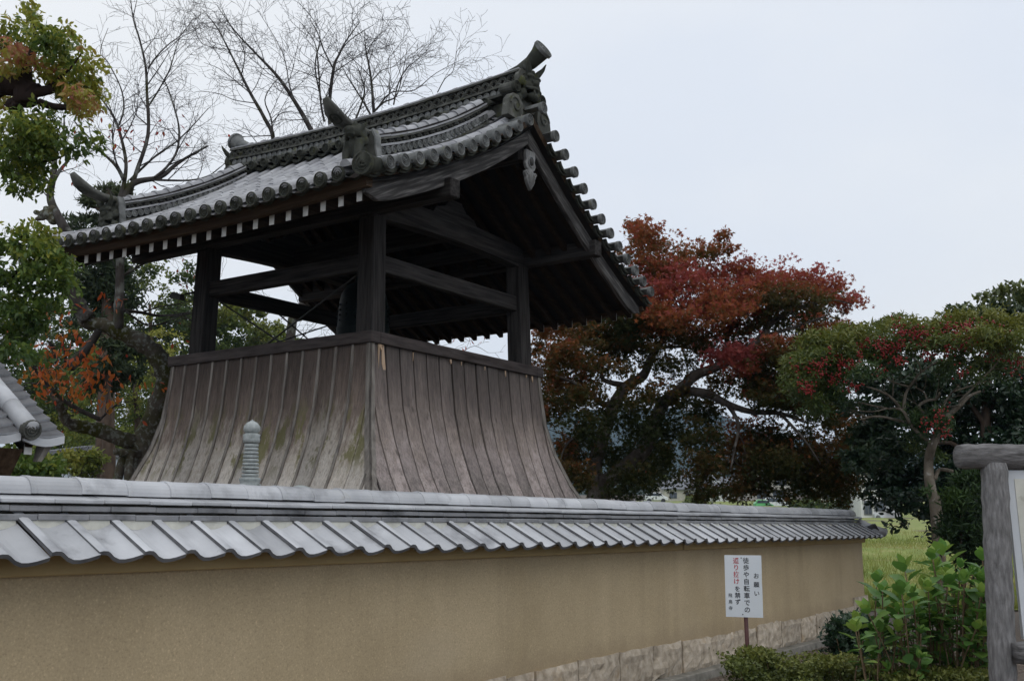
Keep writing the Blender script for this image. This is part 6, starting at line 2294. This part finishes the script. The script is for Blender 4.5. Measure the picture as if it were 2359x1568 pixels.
q.build('frame_plate', T['metal'], bd)
q = MB()
e_ = pl0 + dirb * .045 - FW * .004
q.hexa([e_ + lowoff + Vector((0, 0, zlo - pl0.z)), e_ + lowoff + Vector((0, 0, zlo - pl0.z)) + dirb * 1.9, e_ + lowoff + Vector((0, 0, zlo - pl0.z)) + dirb * 1.9 + FW * .003, e_ + lowoff + Vector((0, 0, zlo - pl0.z)) + FW * .003,
        e_ - Vector((0, 0, .05)), e_ + dirb * 1.9 - Vector((0, 0, .05)), e_ + dirb * 1.9 + FW * .003 - Vector((0, 0, .05)), e_ + FW * .003 - Vector((0, 0, .05))])
q.build('display_panel', T['stain'], bd)

# ---- small tiled roof at the left edge, behind the wall
gt = thing('small_gate_roof', 'corner of a small grey tiled roof with a round end tile behind the wall at left', 'gate', (3.3, 7.4, 0))
EX, EY, EZ = 4.18, 6.30, 2.125
sl = math.atan2(.512, .742)
ud = Vector((0, math.cos(sl), math.sin(sl)))
un = Vector((0, -math.sin(sl), math.cos(sl)))
for k in range(14):
    for c_ in range(3):
        x1 = EX - .30 * c_
        o0 = Vector((x1, EY, EZ)) + ud * (.099 * k)
        rings = []
        for s_, lift in ((0, .012), (.135, -.016)):
            top = [o0 + ud * s_ + un * (lift - .030 * math.sin(math.pi * j / 6)) + Vector((-.28 * j / 6, 0, 0)) for j in range(7)]
            bot = [p - un * .022 for p in reversed(top)]
            rings.append(top + bot)
        q = MB()
        q.loft(rings)
        dark_edges(q.build('pan_tile', T['tile'], gt).data, T['tileedge'], .55)  # edge colour also stands in for the shadow under each tile
for c_ in range(3):
    xr_ = EX - .25 - .30 * c_
    for k in range(5):
        p = Vector((xr_, EY - .02, EZ - .0)) + ud * (.285 * k) + un * .022
        q = MB()
        q.tube([p, p + ud * .285], [.060, .057], 16)
        q.build('round_tile', T['tile'], gt, True)
    place('end_tile', disc_mesh(.064, T['tiledark']), gt, Matrix.Translation(Vector((xr_, EY - .035, EZ + .018))) @ frame((0, -1, -.15), (0, 0, 1)))
for c_ in range(3):
    x1 = EX - .30 * c_
    e_ = [Vector((x1 - .28 * j / 6, EY - .012, EZ - .030 * math.sin(math.pi * j / 6))) for j in range(7)]
    q = MB()
    q.loft([[p, p + Vector((0, .02, 0)), p + Vector((0, .02, -.05)), p + Vector((0, 0, -.05))] for p in e_])
    q.build('eave_lip', T['tile'], gt)
q = MB()
q.hexa([Vector((EX - .08, EY + .02, EZ - .06)), Vector((EX - 1.2, EY + .02, EZ - .06)), Vector((EX - 1.2, EY + .02, EZ - .03)), Vector((EX - .08, EY + .02, EZ - .03))] +
       [p + ud * 1.4 for p in (Vector((EX - .08, EY + .02, EZ - .06)), Vector((EX - 1.2, EY + .02, EZ - .06)), Vector((EX - 1.2, EY + .02, EZ - .03)), Vector((EX - .08, EY + .02, EZ - .03)))])
q.build('roof_boards', T['deck'], gt)
for k in range(5):
    x = EX - .20 - .235 * k
    p = Vector((x, EY + .07, EZ - .095))
    ro = MB().beam(p, p + ud * 1.3, .05, .06).build('rafter', T['rafter'], gt)
    MB().box((x - .026, p.y - .008, p.z - .034), (x + .026, p.y - .001, p.z + .030)).build('painted_end', T['white'], ro)
MB().beam((EX - .34, EY + .32, EZ - .03), (EX - 1.3, EY + .32, EZ - .03), .10, .12).build('eave_beam', T['woodx'], gt)
MB().hexa([(EX - .14, EY + .05, EZ - .17), (EX - .11, EY + .05, EZ - .17), (EX - .11, EY + .10, EZ - .17), (EX - .14, EY + .10, EZ - .17), (EX - .11, EY + .02, EZ - .07), (EX - .06, EY + .02, EZ - .07), (EX - .06, EY + .12, EZ - .07), (EX - .11, EY + .12, EZ - .07)]).build('bracket_arm', T['batten'], gt)
for dy in (.34, 1.6):
    MB().box((EX - .42, EY + dy - .07, 0), (EX - .28, EY + dy + .07, EZ + .05)).build('gate_post', T['woodbrown'], gt)
q = MB()
q.hexa([(EX - .42, EY + .2, EZ - .45), (EX - .30, EY + .2, EZ - .45), (EX - .30, EY + .34, EZ - .45), (EX - .42, EY + .34, EZ - .45), (EX - .44, EY + .02, EZ - .10), (EX - .26, EY + .02, EZ - .10), (EX - .26, EY + .34, EZ - .10), (EX - .44, EY + .34, EZ - .10)])
q.build('bracket', T['woodbrown'], gt)

# ---- utility pole and shed far behind on the left
T['pole'] = mat('concrete_pole', [(.3, (.30, .30, .30)), (.7, (.42, .42, .41))], 4, rough=.8)
T['insul'] = mat('white_insulator', [(.3, (.70, .72, .74)), (.7, (.8, .8, .8))], 4, rough=.4)


def utility(label, x, ytop, ybot, dp, arms):
    a, b_ = at(x, ytop, dp), ground_at(x, ybot, dp)
    t_ = thing('utility_pole', label, 'utility pole', b_)
    m_ = dp / 2500
    MB().tube([b_, a], [.17, .11], 10).build('pole', T['pole'], t_, True)
    for ya, w_ in arms:
        c_ = at(x, ya, dp)
        q_ = MB()
        q_.beam(c_ - RT * w_ * .2, c_ + RT * w_, .09, .10)
        q_.build('crossarm', T['pole'], t_)
        for k_ in range(4):
            p_ = c_ + RT * (w_ * (.25 + .24 * k_))
            MB().tube([p_, p_ + Vector((0, 0, .26))], [.07, .05], 7).build('insulator', T['insul'], t_)
    return t_


utility('grey utility pole with white insulators behind the orange leaves', 294, 904, 1212, 62, ((925, 1.25), (945, 1.2), (957, 1.1)))
utility('slim pale utility pole by the village beyond the maple', 1641, 1085, 1165, 170, ((1110, 1.2),))
T['palewall'] = mat('pale_blue_siding', [(.3, (.46, .52, .57)), (.7, (.54, .60, .65))], 3, rough=.7)
T['creamwall'] = mat('cream_render', [(.3, (.44, .42, .36)), (.7, (.55, .52, .45))], 2, rough=.85)
T['whitewall'] = mat('white_render', [(.3, (.60, .60, .58)), (.7, (.72, .72, .70))], 2, rough=.85)
T['roofgrey'] = mat('grey_house_roof', [(.3, (.12, .125, .135)), (.7, (.22, .225, .24))], 3, rough=.6)
T['roofbrown'] = mat('brown_house_roof', [(.3, (.22, .13, .08)), (.7, (.34, .22, .14))], 3, rough=.7)
T['glass'] = mat('dark_window_glass', [(.3, (.03, .035, .04)), (.7, (.06, .07, .08))], 3, rough=.15, spec=.6)
T['frame'] = mat('window_frame', [(.3, (.10, .10, .10)), (.7, (.16, .16, .16))], 3, rough=.5)


def house(name, label, x, ybase, dp, w_, dpth, h_, rh, wm, rm, wins, yaw=.0, cat='house', shed=False):
    c_ = at(x, ybase, dp)
    t_ = thing(name, label, cat, c_)
    ax = (RT * math.cos(yaw) + FW * math.sin(yaw)).normalized()
    ay = Vector((-ax.y, ax.x, 0))
    U = Vector((0, 0, 1))

    def P(a, b_, z_):
        return c_ + ax * a + ay * b_ + U * z_
    q_ = MB()
    q_.hexa([P(-w_ / 2, 0, -3), P(w_ / 2, 0, -3), P(w_ / 2, dpth, -3), P(-w_ / 2, dpth, -3), P(-w_ / 2, 0, h_), P(w_ / 2, 0, h_), P(w_ / 2, dpth, h_), P(-w_ / 2, dpth, h_)])
    wl_ = q_.build('wall', wm, t_)
    e = .5 if w_ > 1 else .06
    q_ = MB()
    if shed:
        q_.hexa([P(-w_ / 2 - e, -e, h_ + .02), P(w_ / 2 + e, -e, h_ + .02), P(w_ / 2 + e, dpth + e, h_ + rh), P(-w_ / 2 - e, dpth + e, h_ + rh), P(-w_ / 2 - e, -e, h_ + .2), P(w_ / 2 + e, -e, h_ + .2), P(w_ / 2 + e, dpth + e, h_ + rh + .2), P(-w_ / 2 - e, dpth + e, h_ + rh + .2)])
    else:
        prof = [(-e, h_ - .05), (dpth / 2, h_ + rh), (dpth + e, h_ - .05), (dpth + e, h_ + .12), (dpth / 2, h_ + rh + .2), (-e, h_ + .12)]
        q_.loft([[P(a, b_, z_) for b_, z_ in prof] for a in (-w_ / 2 - e, w_ / 2 + e)])
        q2 = MB()
        for a in (-w_ / 2, w_ / 2 - .1):
            q2.loft([[P(a_, b_, z_) for b_, z_ in ((0, h_), (dpth / 2, h_ + rh * .96), (dpth, h_))] for a_ in (a, a + .1)])
        q2.build('gable', wm, t_)
    q_.build('roof', rm, t_)
    for a, z_, ww, wh in wins:
        q_ = MB()
        q_.hexa([P(a, -.07, z_), P(a + ww, -.07, z_), P(a + ww, .05, z_), P(a, .05, z_), P(a, -.07, z_ + wh), P(a + ww, -.07, z_ + wh), P(a + ww, .05, z_ + wh), P(a, .05, z_ + wh)])
        wf = q_.build('window', T['frame'], t_)
        q_ = MB()
        for i in range(2):
            a0 = a + .08 + i * (ww - .08) / 2
            a1 = a0 + (ww - .08) / 2 - .08
            q_ = MB()
            q_.hexa([P(a0, -.09, z_ + .08), P(a1, -.09, z_ + .08), P(a1, -.072, z_ + .08), P(a0, -.072, z_ + .08), P(a0, -.09, z_ + wh - .08), P(a1, -.09, z_ + wh - .08), P(a1, -.072, z_ + wh - .08), P(a0, -.072, z_ + wh - .08)])
            q_.build('pane', T['glass'], wf)
    return t_, P


house('shed', 'pale blue shed behind the wall under the small tiled roof', 114, 1100, 30, .42, 2.5, .62, .14, T['palewall'], T['roofgrey'], [], -.5, 'shed')
hs, P = house('white_house', 'white house with shutters and air conditioner behind the wall end', 2030, 1201, 92, 3.4, 6, 4.2, 1.2, T['whitewall'], T['roofbrown'], [(-1.45, .55, .7, 1.2), (-.55, .85, .9, .9)], .1)
for a, z_ in ((.5, .75), (-.7, .02)):
    q = MB()
    q.hexa([P(a, -.38, z_), P(a + .8, -.38, z_), P(a + .8, -.02, z_), P(a, -.02, z_), P(a, -.38, z_ + .6), P(a + .8, -.38, z_ + .6), P(a + .8, -.02, z_ + .6), P(a, -.02, z_ + .6)])
    u_ = q.build('air_conditioner', T['metal'], hs)
    q = MB()
    q.tube([P(a + .28, -.385, z_ + .3), P(a + .28, -.40, z_ + .3)], .22, 14)
    q.build('fan_grille', T['frame'], u_)
q = MB()
q.tube([P(1.62, -.12, 4.1), P(1.55, -.12, .3), P(.2, -.12, -.1)], .09, 6)
q.build('downpipe', T['insul'], hs)
house('apartment_block', 'beige two storey apartment block with dark windows beyond the maple', 1775, 1157, 205, 9, 8, 5.2, .9, T['creamwall'], T['roofgrey'], [(-1.5, 3.2, 1.8, 1.3), (1.4, 3.2, 1.8, 1.3), (-2.6, .7, 2.4, 1.6), (.5, .7, 2.4, 1.6)], .1, 'apartment block')
house('white_hall', 'white house with pale grey roof in the middle of the village', 1652, 1158, 195, 5.5, 8, 2.7, 1.9, T['whitewall'], T['roofgrey'], [(-1.6, 1.0, 1.1, 1.0), (.8, 1.0, 1.1, 1.0)], -.2)
house('grey_house', 'long low grey house at the left end of the village', 1572, 1158, 200, 7, 7, 2.4, 1.6, T['creamwall'], T['roofgrey'], [(-2.4, .8, 1.4, 1.1), (.6, .8, 1.4, 1.1)], .15)
house('village_house', 'cream house with brown roof between maple and evergreen', 1930, 1165, 170, 6, 6, 3.2, 1.6, T['creamwall'], T['roofbrown'], [(-2, 1.2, 1.3, 1.1), (.8, 1.2, 1.3, 1.1)], -.1)
house('far_house', 'far house with grey roof left of the white one', 1608, 1140, 260, 8, 7, 3.2, 2, T['whitewall'], T['roofgrey'], [(-2, 1, 1.4, 1.1), (1, 1, 1.4, 1.1)], .3)


def car(label, x, y, dp, m, L=3.6, tall=1.0):
    c_ = at(x, y, dp)
    c_.z = gz(dp) + .02
    c_ = at(x, y, dp)
    t_ = thing('parked_car', label, 'car', c_, 'cars parked before the village')
    ax, ay = RT, FW
    q_ = MB()
    pr_ = [(-L / 2, .35), (L / 2, .35), (L / 2, .8), (L * .33, .95), (L * .2, 1.4 * tall), (-L * .36, 1.45 * tall), (-L * .48, .95)]
    q_.prism(pr_, c_, ax, (0, 0, 1), ay * 1.5)
    q_.build('body', m, t_, bevel=.08)
    q_ = MB()
    q_.prism([(L * .29, .97), (L * .19, 1.33 * tall), (-L * .34, 1.36 * tall), (-L * .42, .97)], c_ - ay * .012, ax, (0, 0, 1), ay * .01)
    q_.build('side_window', T['glass'], t_)
    for a in (-.3, .3):
        q_ = MB()
        q_.tube([c_ + ax * L * a + Vector((0, 0, .31)) - ay * .02, c_ + ax * L * a + Vector((0, 0, .31)) + ay * .2], .31, 14)
        q_.build('wheel', T['iron'], t_)


T['greenpaint'] = mat('green_car_paint', [(.3, (.10, .40, .14)), (.7, (.16, .50, .20))], 2, rough=.3)
T['whitepaint'] = mat('white_car_paint', [(.3, (.66, .67, .68)), (.7, (.74, .75, .76))], 2, rough=.3)
car('small bright green car just over the wall cap', 1762, 1175, 150, T['greenpaint'], 2.6)
car('small white van next to the green car', 1790, 1172, 150, T['whitepaint'], 3.2, 1.1)
car('white car glimpsed under the maple', 1512, 1158, 150, T['whitepaint'], 3.2)
# roadside fence, hedge and bushes before the village
for k, (x, y, w_, dp, hue, lab) in enumerate(((1835, 1160, 22, 140, .5, 'round clipped bush right of the white van'), (1870, 1166, 24, 135, .35, 'wider green bush before the evergreens'), (1600, 1150, 30, 175, .6, 'yellowish bush left of the white house'), (1730, 1135, 26, 215, .25, 'dark tree beside the apartment block'), (1555, 1115, 34, 230, .4, 'tall green tree behind the grey house'), (1690, 1090, 44, 420, .15, 'dark wooded knoll behind the village'), (1920, 1170, 46, 95, .25, 'dark hedge bush at the right end of the wall cap'))):
    c_ = at(x, y, dp)
    t_ = thing('village_bush', lab, 'bush', (c_.x, c_.y, gz(dp)), 'bushes by the village')
    P_, H_ = pads(rn, [(x + rn.normal() * w_ * .5, y + rn.normal() * w_ * .25, w_ * .6, w_ * .4, hue) for _ in range(8)] + [(x, y + w_ * .4, w_, w_ * .5, hue - .1)], fid, 1.0, dp, 1.0, 1300)
    hang('leaves', leaf_mesh('leaves', T['bambooleaf'], P_, rn.uniform(.0018, .0035, len(P_)) * dp, 'dia', H_, rn, .5), t_)
    limb('stem', [Vector((c_.x, c_.y, gz(dp) - .5)), c_], .12, .05, T['brownbark'], t_, 5)

# ================================================================== wooded hills
T['hill'] = mat('wooded_hill', [(.25, (.012, .022, .014)), (.5, (.028, .042, .022)), (.75, (.05, .062, .028))], .06, rough=1.0, detail=9, bump=1.0, bscale=.06, bdist=12)


def ridge(name, dp, prof, depth_, seed):
    r_ = np.random.default_rng(seed)
    xs = np.linspace(prof[0][0], prof[-1][0], 90)
    ys = np.interp(xs, [a for a, _ in prof], [b_ for _, b_ in prof])
    ys = ys + np.convolve(r_.normal(size=len(xs)) * 3.2, np.ones(3) / 3, 'same')
    v, f = [], []
    nr = 14
    for i in range(nr):
        t = i / (nr - 1)
        for x, y in zip(xs, ys):
            top = at(float(x), float(y), dp)
            b_ = plan(dp - depth_ * (1 - t), (x - 1179.5) / 2536 * (dp - depth_ * (1 - t) * .4), 0)
            h_ = top.z * (math.sin(t * math.pi / 2) ** 1.1) + r_.normal() * top.z * .012 * (1 if 0 < i < nr - 1 else 0)
            v.append((b_.x, b_.y, h_ if i else 0))
    for x, y in zip(xs, ys):
        p = plan(dp + depth_ * .8, (x - 1179.5) / 2536 * dp, 0)
        v.append((p.x, p.y, 0))
    n = len(xs)
    for i in range(nr):
        for j in range(n - 1):
            f.append((i * n + j, i * n + j + 1, (i + 1) * n + j + 1, (i + 1) * n + j))
    o_ = link(bpy.data.objects.new(name, me_data(name, v, f, T['hill'], True)))
    o_['kind'] = 'structure'


ridge('mountain', 1500, [(-400, 1190), (300, 1130), (800, 1080), (1150, 990), (1330, 955), (1480, 948), (1640, 952), (1700, 985), (1800, 1015), (1950, 1035), (2200, 1060), (2600, 1120), (3300, 1170)], 550, 1)
ridge('hill', 750, [(900, 1195), (1150, 1150), (1260, 1105), (1330, 1085), (1420, 1100), (1550, 1125), (1620, 1090), (1680, 1068), (1760, 1085), (1850, 1110), (2000, 1130), (2300, 1150), (2700, 1185)], 350, 2)

# ================================================================== air
hz = MB().box((-2600, -2600, -1.6), (4300, 4300, 215))
m = bpy.data.materials.new('haze')
m.use_nodes = True
n, l = m.node_tree.nodes, m.node_tree.links
for x in list(n):
    n.remove(x)
oo = n.new('ShaderNodeOutputMaterial')
pv = n.new('ShaderNodeVolumePrincipled')
pv.inputs['Color'].default_value = (.50, .72, 1.0, 1)
pv.inputs['Density'].default_value = .00024
pv.inputs['Anisotropy'].default_value = .2
l.new(pv.outputs[0], oo.inputs['Volume'])
hzo = hz.build('haze', m, None)
hzo['kind'] = 'stuff'
